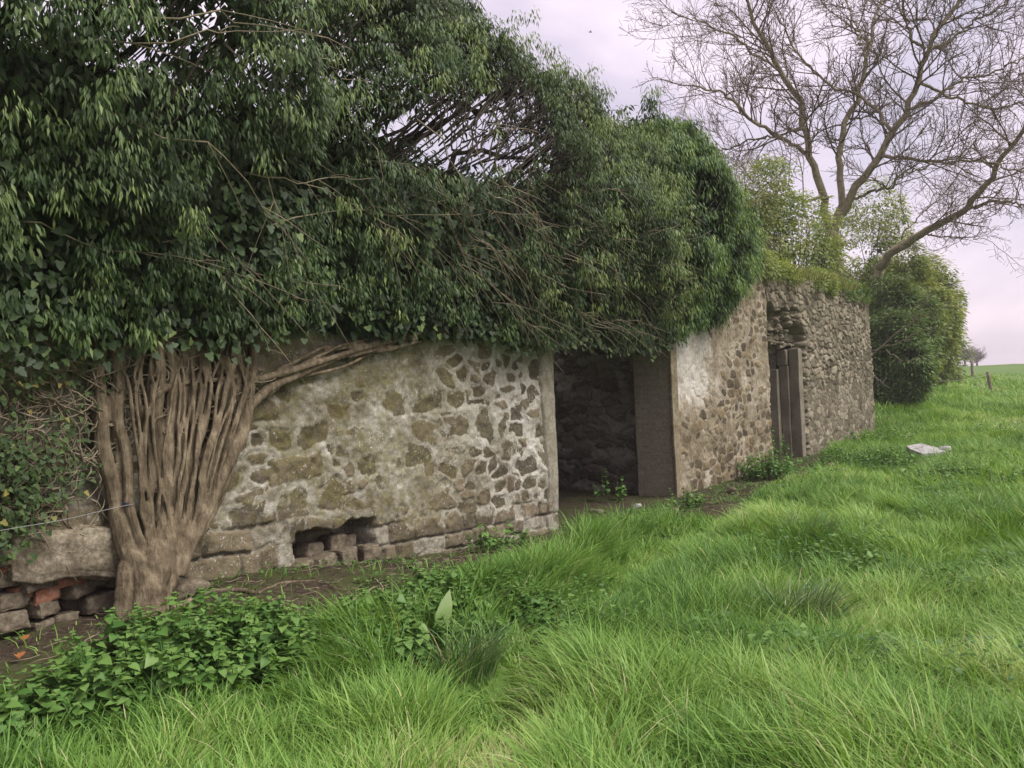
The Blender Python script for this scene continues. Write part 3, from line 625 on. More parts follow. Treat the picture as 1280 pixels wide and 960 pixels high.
# broad lobed leaves on the lower skirt
n = 5200; X = 0.8+9.6*RNG.random(n); ph = .0+.16*RNG.random(n)**1.3; P, Nv = canopy(X, ph, -.02+.16*RNG.random(n)); P[:, 2] -= .10*RNG.random(n)
D = np.stack([RNG.normal(size=n)*.5, RNG.normal(size=n)*.25-.35, -np.ones(n)], -1); N_ = np.stack([RNG.normal(size=n)*.4, -np.ones(n), .4+RNG.normal(size=n)*.3], -1)
leaves(fo, LEAF_IVY, P, D, N_, .035+.035*RNG.random(n), .04+.035*RNG.random(n), np.clip(.3+.3*RNG.normal(size=n), 0, .9))
fo.build('foliage', M['ivy'], ivy)
# branches inside, fanning up and to the right
br = MB()
def canopy_path(X0, ph0, X1, ph1, d0, d1, n=9, wob=.06):
    q = np.linspace(0, 1, n); e = q**1.25
    X = X0+(X1-X0)*q; ph = ph0+(ph1-ph0)*e; P, _ = canopy(X, ph, d0+(d1-d0)*q)
    P = P+np.cumsum(RNG.normal(size=(n, 3)), 0)*wob*.35; return P
for k in range(600):
    X0 = RNG.uniform(2.0, 8.6); ph0 = RNG.uniform(.15, .8); ln = RNG.uniform(.6, 1.7)
    P = canopy_path(X0, ph0, X0+ln, min(ph0+RNG.uniform(.22, .34)*ln, 1.5), RNG.uniform(.15, .6), RNG.uniform(.02, .2), 9, .035)
    r0 = RNG.uniform(.005, .013); tube(br, P, np.linspace(r0, .0025, len(P)), 5)
for k in range(190):   # rear and crest twigs seen through the gap
    X0 = RNG.uniform(5.0, 10.3); ph0 = RNG.uniform(.6, 1.25); ln = RNG.uniform(.6, 1.5)
    P = canopy_path(X0, ph0, X0+ln, ph0+RNG.uniform(.15, .3)*ln, RNG.uniform(.1, .7), RNG.uniform(.0, .2), 9, .035)
    tube(br, P, np.linspace(RNG.uniform(.005, .012), .0025, len(P)), 5)
for k in range(26):    # main limbs rising from the wall head
    X0 = RNG.uniform(0, 8.5); ln = RNG.uniform(1.5, 3.2)
    p0 = np.array([X0, .2+RNG.uniform(0, .6), 3.2]); P = canopy_path(X0+.3, .5, X0+ln, RNG.uniform(.8, 1.1), .9, .2); P = np.concatenate([[p0], P])
    tube(br, P, np.linspace(RNG.uniform(.02, .045), .008, len(P)), 6)
br.build('branches', M['twig'], ivy)
pt = MB()
for k in range(95):    # bare pale twigs on the outside, trailing right
    X0 = RNG.uniform(1.0, 9.3) if k < 35 else RNG.uniform(4.6, 9.0); ph0 = RNG.uniform(.08, .30); ln = RNG.uniform(.5, 1.7)
    P = canopy_path(X0, ph0, X0+ln, max(ph0+RNG.uniform(-.22, .05), .01), RNG.uniform(.0, .15), -RNG.uniform(.1, .3), 10, .07)
    r0 = RNG.uniform(.004, .008); tube(pt, P, np.linspace(r0, .002, len(P)), 5)
    for j in range(RNG.integers(1, 4)):
        i0 = RNG.integers(3, 8); d = P[-1]-P[i0]; q = P[i0]+np.linspace(0, 1, 6)[:, None]*(d*.6+RNG.normal(size=3)*.18); q[:, 2] -= np.linspace(0, 1, 6)**2*.08
        tube(pt, q, np.linspace(r0*.6, .0015, 6), 4)
for k in range(10):    # a few hang into the doorway
    X0 = RNG.uniform(7.6, 9.0); z0 = 2.2+RNG.uniform(0, .2); q = np.linspace(0, 1, 9); ln = RNG.uniform(.4, 1.0)
    P = np.stack([X0+ln*q, -.4-.15*q+0*q, z0-.05*q-RNG.uniform(.05, .35)*q**2], -1)+np.cumsum(RNG.normal(size=(9, 3)), 0)*.012
    tube(pt, P, np.linspace(.005, .002, 9), 5)
pt.build('bare_twigs', M['paletwig'], ivy)

# right-hand dome of ivy
ivd = thing('ivy', 'fresher green dome of ivy hanging over the right end of the wide doorway', 'ivy', (12, .3, 3.4))
fo = MB()
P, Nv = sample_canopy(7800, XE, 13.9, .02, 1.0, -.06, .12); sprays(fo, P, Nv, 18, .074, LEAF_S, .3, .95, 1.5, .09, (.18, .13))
P, Nv = sample_canopy(3000, XE, 13.8, .0, 1.05, .1, .5); sprays(fo, P, Nv, 12, .09, LEAF_S, .05, .5, 1.0)  # inner leaves of the dome, shade put into their darker colour
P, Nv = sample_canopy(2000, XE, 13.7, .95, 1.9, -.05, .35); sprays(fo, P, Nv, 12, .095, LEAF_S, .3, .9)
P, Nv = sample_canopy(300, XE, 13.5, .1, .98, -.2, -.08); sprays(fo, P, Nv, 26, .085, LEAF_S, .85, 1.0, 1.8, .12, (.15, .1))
fo.build('foliage', M['ivy_green'], ivd)
br = MB()
for k in range(160):
    X0 = RNG.uniform(9.8, 13.2); ph0 = RNG.uniform(.1, .8); ln = RNG.uniform(.6, 1.8)
    P = canopy_path(X0, ph0, X0+ln, ph0+RNG.uniform(.0, .4), RNG.uniform(.2, .6), .05); tube(br, P, np.linspace(.01, .003, len(P)), 5)
br.build('branches', M['twig'], ivd)

# creeping ivy low on the wall at the left
lv = thing('creeping_ivy', 'straggling low ivy and bare runners creeping over the wall left of the trunk', 'ivy', (2.1, -.1, .9))
fo = MB(); st = MB()
def lowcov(px, py): return (.14+1.1*ss(120, 0, px)*ss(500, 590, py)-.9*ss(640, 690, py+px*.35)+ .10*ss(520, 470, py))
for k in range(520):
    px, py = RNG.uniform(-60, 300), RNG.uniform(450, 650)
    if RNG.random() > lowcov(px, py)+.55 or (px > 110 and py > 540): continue
    n = 12; ang = RNG.uniform(-math.pi, math.pi); P = []; x, z = on_plane(px, py, -.1)[[0, 2]]
    for i in range(n):
        ang += RNG.normal()*.5; x += math.cos(ang)*.045; z += math.sin(ang)*.045; P.append((x, -.06-.14*RNG.random() if i % 3 else -.1, z))
    P = np.array(P); P[1:-1] = (P[:-2]+P[1:-1]*2+P[2:])/4; tube(st, P, np.linspace(.0055, .002, n), 5)
st.build('runners', M['paletwig'], lv)
PX = RNG.uniform(-80, 290, 13000); PY = RNG.uniform(440, 700, 13000); cv = lowcov(PX, PY)*(fbm(PX*.03, PY*.03, 7)+.15)
k = (RNG.random(13000) < cv*.85) & ~((PX > 125) & (PY > 520)); PX, PY = PX[k], PY[k]
P = np.array([on_plane(a, b, -.07) for a, b in zip(PX, PY)]); P[:, 1] -= .17*RNG.random(len(P))*ss(200, 40, PX); n = len(P)
D = np.stack([RNG.normal(size=n)*.6, RNG.normal(size=n)*.25-.3, -np.ones(n)*.9], -1); N_ = np.stack([RNG.normal(size=n)*.4, -np.ones(n), .5+RNG.normal(size=n)*.3], -1)
leaves(fo, LEAF_IVY, P, D, N_, .018+.022*RNG.random(n), .020+.022*RNG.random(n), np.clip(.4+.25*RNG.normal(size=n), 0, 1))
fo.build('foliage', M['ivy_low'], lv)

# ------------------------------------------------------------------ bare trees
def smooth_path(pts, n):
    p = np.array(pts, float); s = np.r_[0, np.cumsum(np.linalg.norm(np.diff(p, axis=0), axis=1))]; q = np.linspace(0, s[-1], n)
    P = np.stack([np.interp(q, s, p[:, i]) for i in range(3)], -1)
    for _ in range(2): P[1:-1] = (P[:-2]+2*P[1:-1]+P[2:])/4
    return P
def grow(mbs, p, d, ln, rad, lvl, rg, up=.5):
    n = 7 if lvl > 0 else 5
    P = [p]; d = d/np.linalg.norm(d); step = ln/(n-1)
    for i in range(n-1):
        d = d+rg.normal(size=3)*.16+np.array([0, 0, up*.16*(i/n+.2)]); d /= np.linalg.norm(d); P.append(P[-1]+d*step)
    P = np.array(P); tube(mbs, P, np.linspace(rad, max(rad*.4, .0055), n), 5 if lvl > 1 else 4)
    if lvl <= 0: return
    nc = {3: 9, 2: 7, 1: 5}[lvl]
    for k in range(nc):
        t_ = .15+.85*(k+rg.random())/nc; f = min(t_, .999)*(n-1); i = int(f); q = P[i]+(P[i+1]-P[i])*(f-i)
        tdir = P[i+1]-P[i]; tdir /= np.linalg.norm(tdir)
        per = rg.normal(size=3); per -= per.dot(tdir)*tdir; per /= np.linalg.norm(per)
        dd = tdir*rg.uniform(.5, .9)+per*rg.uniform(.5, .9)+np.array([0, 0, .12])
        grow(mbs, q, dd, ln*rg.uniform(.38, .62)*(1.1-.5*t_), rad*(.55-.12*t_), lvl-1, rg, up)
def limb_children(mbs, P, r, n, ln, lvl, rg, t0=.25, up=.5):
    m_ = len(P)
    for k in range(n):
        t_ = t0+(1-t0)*(k+rg.random())/n; f = min(t_, .999)*(m_-1); i = int(f); q = P[i]+(P[i+1]-P[i])*(f-i)
        tdir = P[i+1]-P[i]; tdir /= np.linalg.norm(tdir)
        per = rg.normal(size=3); per -= per.dot(tdir)*tdir; per /= np.linalg.norm(per)
        dd = tdir*rg.uniform(.35, .8)+per*rg.uniform(.6, 1)+np.array([0, 0, .15])
        rr = np.interp(f, [0, m_-1], [r[0], r[1]])
        grow(mbs, q, dd, ln*rg.uniform(.6, 1.2), min(rr*.5, .03), lvl, rg, up)
def cp(c, d): return [on_depth(854+x/3, y/3, dd) for (x, y), dd in zip(c, d)]
def tree(name, label, base, trunk, limbs, r_trunk, seed, mats, nch=19, ln=2.0):
    rg = np.random.default_rng(seed); T = thing(name, label, 'tree', base)
    mt = MB(); mt2 = MB()
    P = smooth_path([base]+trunk, 12); tube(mt, P, np.linspace(r_trunk*1.25, r_trunk*.9, 12), 10); mt.build('trunk', mats[0], T)
    for (c, dz, r0, r1) in limbs:
        d0, d1 = dz; P = smooth_path(cp(c, np.linspace(d0, d1, len(c))), 26); r0 *= .88; r1 *= .85
        P[1:-1] += (np.random.default_rng(seed+len(c)).normal(size=(24, 3)))*.045
        l = MB(); tube(l, P, np.linspace(r0, r1, 26), 8); l.build('limb', mats[0], T)
        L = np.linalg.norm(np.diff(P, axis=0), axis=1).sum()
        limb_children(mt2, P, (r0, r1), int(nch*(.5+L/9)), ln, 2, rg)
        grow(mt2, P[-1], P[-1]-P[-2], 1.5, r1*.9, 2, rg)
    mt2.build('twigs', mats[1], T)
    return T
D0 = 23.6
b = on_depth(1049, 480, D0); b[2] = 0
trk = cp([(575, 940), (565, 900), (552, 855)], [D0]*3)
limbs = [([(552, 870), (532, 770), (520, 690), (480, 590), (455, 480), (430, 360), (345, 250), (320, 170), (270, 90), (230, 0), (190, -110)], (D0, D0+.5), .14, .04),
         ([(565, 890), (590, 800), (600, 700), (585, 600), (595, 500), (620, 410), (670, 340), (690, 220), (710, 100), (740, 0), (760, -150)], (D0, D0+1.8), .13, .035),
         ([(560, 900), (612, 750), (660, 690), (740, 590), (780, 490), (840, 410), (890, 310), (905, 180), (970, 90), (1030, 0), (1080, -120)], (D0, D0-1.0), .15, .05),
         ([(478, 590), (400, 530), (300, 480), (200, 400), (130, 340), (20, 320)], (D0+.2, D0-1.4), .075, .025),
         ([(782, 490), (740, 430), (660, 350), (560, 330), (480, 260), (400, 150), (340, 30)], (D0-.5, D0+.8), .06, .022),
         ([(742, 590), (850, 590), (960, 610), (1080, 600), (1180, 620), (1290, 650)], (D0-.4, D0-2.2), .06, .022),
         ([(838, 412), (940, 370), (1040, 300), (1150, 270), (1300, 200)], (D0-.7, D0-2), .055, .02),
         ([(640, 740), (760, 710), (830, 650), (950, 610)], (D0-.2, D0-2.4), .05, .02),
         ([(545, 740), (470, 745), (380, 740), (290, 720), (180, 725)], (D0, D0-1.2), .05, .018),
         ([(345, 252), (270, 200), (170, 130), (80, 80), (-30, 50)], (D0+.3, D0-.6), .045, .018),
         ([(905, 182), (860, 150), (830, 70), (820, 0), (800, -90)], (D0-.8, D0-1.6), .05, .02),
         ([(690, 222), (660, 130), (620, 40), (600, -50)], (D0+1, D0+2.2), .045, .02),
         ([(455, 480), (350, 505), (250, 530), (130, 560), (30, 580)], (D0+.1, D0+1.9), .045, .016),
         ([(890, 312), (980, 350), (1090, 400), (1200, 400), (1320, 370)], (D0-.7, D0-.1), .05, .02),
         ([(900, 200), (1000, 150), (1120, 60), (1220, 0), (1300, -60)], (D0-.9, D0-2.4), .05, .02)]
tree('bare_tree', 'tall bare ash tree with spreading limbs behind the right end of the ruin', b, trk, limbs, .19, 5, (M['ashbark'], M['ashtwig']))
b = on_depth(1082, 480, 28.5); b[2] = .3
trk = [on_depth(1092, 375, 28.0), on_depth(1100, 335, 27.5)]
limbs = [([(735, 1005), (790, 950), (900, 870), (1000, 820), (1080, 780), (1130, 690), (1180, 610), (1220, 540), (1280, 490), (1340, 400)], (27.5, 22.5), .17, .05),
         ([(1080, 780), (1180, 750), (1280, 765), (1360, 770)], (25.0, 23.5), .06, .025), ([(905, 878), (1010, 890), (1130, 895)], (26.3, 25.2), .035, .012),
         ([(800, 940), (830, 870), (920, 770), (1010, 760)], (27.3, 28), .04, .012)]
tree('leaning_tree', 'pale bare tree trunk leaning out to the right above the hedge', b, trk, limbs, .17, 8, (M['ashbark'], M['ashtwig']), 10, 1.7)

# ------------------------------------------------------------------ bushes
def bush(name, label, cat, c, rad, mat, nspray, seed, size=.1, nl=12, tpl=LEAF_S, group=None, droop=.35, lumps=9, trunk=True, base=None, rr=(.25, .9)):
    rg = np.random.default_rng(seed); c = np.array(c, float); rad = np.array(rad, float)
    g0 = float(ground(c[0], c[1])); T = thing(name, label, cat, (c[0], c[1], base if base is not None else g0), group)
    cs = [(c, rad*.78)]
    for k in range(lumps):
        d = nrm(rg.normal(size=3)); d[2] = d[2]*1.05+.05; cs.append((c+d*rad*rg.uniform(.5, .9), rad*(rg.uniform(.22, .5) if lumps < 12 else rg.uniform(.15, .36))))
    f = MB(); P = []; N_ = []
    while sum(len(x) for x in P) < nspray:
        w = np.array([r.prod()**(2/3) for _, r in cs]); i = rg.choice(len(cs), 400, p=w/w.sum())
        d = nrm(rg.normal(size=(400, 3))); rr_ = .72+.33*rg.random((400, 1))
        p = np.array([cs[j][0] for j in i])+d*np.array([cs[j][1] for j in i])*rr_
        k = np.ones(400, bool)
        for (cc, r) in cs: k &= (((p-cc)/r)**2).sum(1) > .45
        k &= fbm(p[:, 0]*1.7+p[:, 1]*1.2, p[:, 2]*2.1, seed % 30, 3) > .42
        k &= p[:, 2] > g0+.1 if base is None else p[:, 2] > base
        P.append(p[k]); N_.append(d[k])
    P = np.concatenate(P)[:nspray]; N_ = np.concatenate(N_)[:nspray]
    sprays(f, P, N_, nl, size, tpl, rr[0], rr[1], droop, size*1.6)
    ns = nspray//22; i = rg.choice(len(cs), ns); d = nrm(rg.normal(size=(ns, 3))); p = np.array([cs[j][0] for j in i])+d*np.array([cs[j][1] for j in i])*rg.uniform(.95, 1.35, (ns, 1)); k = p[:, 2] > (g0+.3 if base is None else base)
    sprays(f, p[k], d[k], max(nl//2, 5), size*.85, tpl, rr[0], 1.0, droop, size*2.2)
    f.build('foliage', mat, T)
    b_ = MB()
    for k in range(14 if trunk else 5):
        a = rg.random()*6.28; q = c+nrm(rg.normal(size=3))*rad*.7; q[2] = max(q[2], c[2])
        p0 = np.array([c[0]+math.cos(a)*.15*rad[0], c[1]+math.sin(a)*.15*rad[1], base if base is not None else g0-.05])
        mid = (p0+q)/2+rg.normal(size=3)*.15*rad; P_ = smooth_path([p0, mid, q], 9); tube(b_, P_, np.linspace(.035 if trunk else .012, .008, 9), 6)
    b_.build('branches', M['twig'], T); return T
# behind the wall head
bush('shrub', 'olive spring shrub behind the wall head left of the bare tree', 'shrub', on_depth(985, 305, 20.5), (1.7, 1.5, 1.8), M['hedge'], 1900, 41, .11, 9, base=0., rr=(.2, .9))
bush('shrub', 'yellow-green shrub showing behind the foot of the bare tree', 'shrub', on_depth(1066, 318, 31), (2.2, 2.2, 2.1), M['hedge'], 1500, 42, .13, 9, base=0., rr=(.4, 1))
bush('shrub', 'small twiggy pale shrub beside the ivy dome', 'shrub', on_depth(925, 275, 19.5), (1.0, 1.0, 1.6), M['willow'], 500, 43, .10, 7, base=0.)
# hedge line beyond the ruin
def on_hedge(px, d, z): p = on_depth(px, 460, d); p[2] = z; return p
HG = 'hedge bushes beyond the ruin'
bush('hedge_bush', 'dark green bush against the end of the ruin', 'bush', on_hedge(1108, 25.2, 2.0), (.85, 1.3, 1.7), M['hedge_dark'], 3600, 51, .13, 13, lumps=38, group=HG, rr=(.15, .85))
bush('hedge_bush', 'mid green hedge bush rising just above the dark one at the ruin end', 'bush', on_hedge(1122, 27.2, 2.9), (.8, 1.3, 2.0), M['hedge_dark'], 3000, 56, .13, 13, lumps=34, group=HG, rr=(.3, .95))
bush('hedge_bush', 'tall rounded bush in the hedge behind the dark green one', 'bush', on_hedge(1130, 29.5, 3.6), (1.15, 1.7, 2.9), M['hedge'], 4000, 52, .14, 13, lumps=40, group=HG, rr=(.3, 1))
bush('hedge_bush', 'bright yellow-green bush topping the hedge right of the leaning trunk', 'bush', on_hedge(1146, 33.5, 3.6), (.95, 1.8, 2.7), M['hedge'], 4000, 53, .15, 13, lumps=40, group=HG, rr=(.3, 1))
bush('hedge_bush', 'farthest hedge bush, leaning into the field beside the posts', 'bush', on_hedge(1142, 41, 2.9), (.8, 2.4, 2.2), M['hedge'], 3600, 54, .17, 12, lumps=38, group=HG, rr=(.15, .85))
# dead pale branch in front of the hedge
dd = thing('dead_branch', 'pale dead branch sticking out before the dark hedge at the ruin corner', 'branch', on_depth(1092, 440, 22.6)); m = MB(); rg = np.random.default_rng(3)
for c in ([(1088, 446), (1120, 415), (1150, 398), (1190, 380)], [(1088, 440), (1130, 425), (1165, 408)], [(1108, 438), (1128, 452), (1150, 448)], [(1140, 404), (1155, 380), (1168, 365)], [(1092, 470), (1110, 485)]):
    P = smooth_path([on_depth(a, b_, 22.6-.01*(a-1088)) for a, b_ in c], 14)+rg.normal(size=(14, 3))*.02; tube(m, P, np.linspace(.022, .007, 14), 5); limb_children(m, P, (.016, .006), 3, .5, 0, rg)
m.build('twigs', M['paletwig'], dd)

HERBS = []
# ------------------------------------------------------------------ herbs
def nettle(px, py, radius, n, h, label, at=None, mat='nettle', group='nettles along the wall', name='nettle_clump', leaf=.055, seed=0, cat='nettles', elong=(1, 1)):
    rg = np.random.default_rng(500+seed); p = on_ground(px, py) if at is None else np.array(at, float); p[2] = float(ground(p[0], p[1]))
    T = thing(name, label, cat, p, group); HERBS.append((p[0], p[1], radius*elong[0], radius*elong[1], seed == 1 or (seed > 4 and name == 'nettle_clump'))); st_ = MB(); lf = MB(); Pp, Dd, Nn, Ll, Rr = [], [], [], [], []
    for k in range(n):
        a = rg.random()*6.283; r = radius*rg.random()**.62; x, y = p[0]+math.cos(a)*r*elong[0], p[1]+math.sin(a)*r*elong[1]; z = float(ground(x, y))
        hh = h*rg.uniform(.65, 1.15)*(1-.35*(r/radius)**2); ln = np.array([math.cos(a)*elong[0], math.sin(a)*elong[1]])*(r/radius)*.3+rg.normal(size=2)*.08
        q = np.linspace(0, 1, 6); P = np.stack([x+ln[0]*hh*q**1.5, y+ln[1]*hh*q**1.5, z-.02+hh*q], -1); tube(st_, P, np.linspace(.004, .002, 6), 4)
        a0 = rg.random()*6.28; npair = 5; br_ = rg.random()
        for j in range(npair):
            t_ = .25+.75*(j+.5)/npair; c_ = P[0]+(P[-1]-P[0])*t_; L = leaf*(1.15-.45*abs(t_-.6)*1.5)*rg.uniform(.5, 1.3)
            for s in range(2):
                aa = a0+j*1.571+s*3.1416+rg.normal()*.2; Dd.append((math.cos(aa), math.sin(aa), rg.uniform(-.7, .25))); Pp.append(c_); Nn.append((rg.normal()*.3, rg.normal()*.3, 1)); Ll.append(L); Rr.append(np.clip(.15+.5*t_+.3*br_+rg.normal()*.2, 0, 1))
        for s in range(4):
            aa = rg.random()*6.28; Dd.append((math.cos(aa), math.sin(aa), .4)); Pp.append(P[-1]); Nn.append((0, 0, 1)); Ll.append(leaf*.45); Rr.append(min(1, .75+.2*br_))
    Ll = np.array(Ll); leaves(lf, LEAF_NETTLE, np.array(Pp), np.array(Dd), np.array(Nn), Ll, Ll*.95, np.array(Rr))
    lf.add(np.concatenate(st_.v), None, np.concatenate(st_.f[4]), rnd=.4); lf.build('foliage', M[mat], T); return T
nettle(240, 845, .58, 260, .33, 'big bushy nettle clump in front of the ivy trunk', seed=1, elong=(1.1, .75), leaf=.056)
nettle(325, 830, .36, 70, .22, 'lower nettle patch on the right flank of the big clump', seed=2)
nettle(60, 905, .36, 45, .2, 'low nettles at the left picture edge below the bare soil', seed=3)
nettle(565, 768, .6, 150, .24, 'dark leafy nettle patch beside the pale dock leaf', seed=4, elong=(1.2, .7))
nettle(602, 692, .16, 9, .26, 'small nettle by the wall, left of another at the footing', seed=5)
nettle(637, 683, .15, 9, .28, 'small nettle by the wall next to the wide doorway edge', seed=6)
nettle(762, 626, .22, 12, .42, 'nettle growing inside the wide doorway against the dark back wall', seed=7)
nettle(856, 636, .22, 12, .30, 'nettle tuft at the foot of the concrete jamb', seed=8)
nettle(962, 598, .42, 110, .46, 'rounded leafy nettle clump left of the second doorway', seed=9)
nettle(968, 575, .2, 12, .6, 'thin nettle rising in the mouth of the second doorway', seed=10)
nettle(1045, 582, .5, 40, .38, 'weedy nettles at the foot of the rubble wall', seed=11, elong=(1.3, .6))
nettle(1090, 588, .6, 60, .40, 'dark nettles at the corner of the ruin near the pale slab', seed=12)
nettle(1100, 556, .7, 45, .5, 'nettles behind the ruin corner', seed=13)
nettle(700, 800, .5, 60, .20, 'flat leafy weed patch in the grass beyond the trodden dip', seed=14, name='weed_clump', cat='weeds', group='weeds in the grass', leaf=.06)
nettle(1085, 725, .6, 70, .24, 'dark green weed patch right of the bluish tussock', seed=15, name='weed_clump', cat='weeds', group='weeds in the grass', leaf=.06)
nettle(1250, 790, .5, 40, .2, 'weed patch at the right picture edge', seed=16, name='weed_clump', cat='weeds', group='weeds in the grass', leaf=.06)
nettle(480, 800, .45, 60, .2, 'leafy weeds left of the pale dock leaf', seed=17, name='weed_clump', cat='weeds', group='weeds in the grass', leaf=.06)
nettle(1200, 605, .9, 60, .3, 'dark weeds right of the pale broken slab', seed=18, name='weed_clump', cat='weeds', group='weeds in the grass', leaf=.07)
# dock
p = on_ground(548, 800); HERBS.append((p[0]-.12, p[1]-.22, .3, .34, True)); p[2] = float(ground(p[0], p[1])); T = thing('dock_plant', 'dock plant with one large pale upright leaf', 'plant', p); m = MB()
_dk = [(0, -.05), (.15, -.3), (.4, -.42), (.7, -.3), (1, 0), (.7, .3), (.4, .42), (.15, .3), (0, .05)]
DOCK = (np.array([(a, b_, .16*abs(b_)-.25*a*a+.03*math.sin(a*17)) for a, b_ in _dk]+[(.3, 0, 0), (.65, 0, -.07)]), np.array([(9, 1, 0), (9, 2, 1), (9, 10, 2), (10, 3, 2), (10, 4, 3), (10, 5, 4), (10, 6, 5), (9, 6, 10), (9, 7, 6), (9, 8, 7), (9, 0, 8)]))
toc = -CF[:2]
Pd = np.array([p]*5); Dl = np.array([(.35, -.1, 1), (.6, .5, .4), (-.6, .3, .5), (.3, -.7, .4), (-.4, -.5, .5)]); Nl = np.array([(toc[0]-.3, toc[1]-.4, .4), (0, 0, 1), (0, 0, 1), (0, 0, 1), (0, 0, 1)])
leaves(m, DOCK, Pd+np.array([0, 0, .02]), Dl, Nl, np.array([.28, .24, .24, .24, .2]), np.array([.12, .09, .09, .09, .08]), np.array([1, .2, .1, .2, .1])); m.build('leaves', M['dock'], T)

# ------------------------------------------------------------------ grass
def blades(mb, B, lean, L, W, bend, rnd, face):
    """B base (n,3), lean unit xy (n,2)"""
    n = len(B); ts = np.array([0, .4, .75, 1.0]); ws = np.array([.8, 1, .62, 0])
    lx = np.concatenate([lean, np.zeros((n, 1))], 1); up = np.array([0, 0, 1.])
    s = np.stack([-np.sin(face), np.cos(face), np.zeros(n)], -1)
    vs = []
    for t_, w_ in zip(ts, ws):
        c = B+up*(L*(t_-.42*bend*t_*t_))[:, None]+lx*(L*bend*.8*t_**1.8)[:, None]
        if w_ > 0: vs += [c-s*(W*w_*.5)[:, None], c+s*(W*w_*.5)[:, None]]
        else: vs.append(c)
    V = np.stack(vs, 1); k = V.shape[1]
    f = np.array([(0, 1, 3), (0, 3, 2), (2, 3, 5), (2, 5, 4), (4, 5, 6)])
    F = (f[None]+(np.arange(n)*k)[:, None, None]).reshape(-1, 3)
    mb.add(V.reshape(-1, 3), F, None, rnd=np.repeat(rnd, k))
def tufts(mb, n, sampler, per, L0, W0, spread):
    X, Y = sampler(n); m = len(X)
    fl = fbm(X*.75, Y*.75, 60, 3)*8.0-2.6; clump = np.clip((fbm(X*3.0, Y*3.0, 61, 3)-.5)*1.6+.5+RNG.normal(size=m)*.16, 0, 1.2); fl = fl+RNG.normal(size=m)*.55; dist = np.hypot(X, Y+4.9)
    pm = path_mask(X, Y); nearw = np.exp(-((-Y-1.1)/.7)**2)*(X < 17)
    L = L0*(.45+1.0*clump)*(1-.60*pm)*(1+.2*nearw)*(1-.7*soil_mask(X, Y+.3)*(X < 18))
    colr = .51+.85*(fbm(X*1.3, Y*1.3, 62, 4)-.5)+.3*(fbm(X*.25, Y*.25, 63, 2)-.5)+.30*pm-.10*nearw+RNG.normal(size=m)*.05+.06*ss(12, 40, dist)
    # repeat for blades
    r = lambda a: np.repeat(a, per)
    N_ = m*per; a = RNG.random(N_)*2*math.pi; rad = np.sqrt(RNG.random(N_))*r(np.broadcast_to(spread, (m,)))
    bx = r(X)+np.cos(a)*rad; by = r(Y)+np.sin(a)*rad; bz = ground(bx, by)-.01
    ln = np.stack([np.cos(a)*.75+np.cos(r(fl))*.8, np.sin(a)*.75+np.sin(r(fl))*.8], -1)+RNG.normal(size=(N_, 2))*.4; mag = np.linalg.norm(ln, axis=1); ln = ln/np.maximum(mag, .01)[:, None]
    bend = np.clip(.30+.55*np.minimum(mag, 1.6)*RNG.random(N_)+.6*r(clump)*RNG.random(N_), .1, 1.5)
    LL = r(L)*(.55+.65*RNG.random(N_)); W = r(np.broadcast_to(W0, (m,)))*(.6+.8*RNG.random(N_))
    k = RNG.random(N_) > soil_mask(bx, by)*.985*(bx < 18.5)
    k &= ~((by > -.12) & (bx < 23.3)); k &= RNG.random(N_) > r(pm)*.35
    for (hx, hy, ha, hb, full) in HERBS:
        dd_ = ((bx-hx)/(ha*1.02))**2+((by-hy)/(hb*1.02))**2; k &= (dd_ > 1) | (RNG.random(N_) < (.16 if full else .62))
        d2 = ((bx-hx+.25)/(ha*1.15))**2+((by-hy+.25)/(hb*1.15))**2; LL = np.where((d2 < 1) & full, LL*.55, LL)
    rn = np.clip(r(colr)+RNG.normal(size=N_)*.15, 0, .97); dead = RNG.random(N_) < .010; rn = np.where(dead, 1.0, rn)
    face = np.arctan2(ln[:, 1], ln[:, 0])+RNG.normal(size=N_)*.6
    blades(mb, np.stack([bx, by, bz], -1)[k], ln[k], LL[k], W[k], bend[k], rn[k], face[k])
def sector(r0, r1, a0=-46, a1=44):
    def f(n):
        rr = np.sqrt(r0*r0+(r1*r1-r0*r0)*RNG.random(n)); a = YAW-R(a0)-R(a1-a0)*RNG.random(n)
        X = rr*np.cos(a); Y = CAMP[1]+rr*np.sin(a); k = (Y < .2) | (X > 23.2); return X[k], Y[k]
    return f
g = MB()
tufts(g, 13500, sector(2.3, 6.5, -48, 46), 16, .30, .0068, .06)
tufts(g, 12000, sector(6.5, 12, -20, 44), 16, .29, .008, .075)
tufts(g, 11000, sector(12, 22, -6, 42), 14, .28, .010, .10)
tufts(g, 9000, sector(22, 42, 5, 40), 12, .30, .018, .18)
tufts(g, 8000, sector(42, 95, 12, 40), 11, .32, .04, .4)
tag(g.build('grass', M['grass']), 'long lush green meadow grass bent in swirls before the ruin', 'grass', kind='stuff')
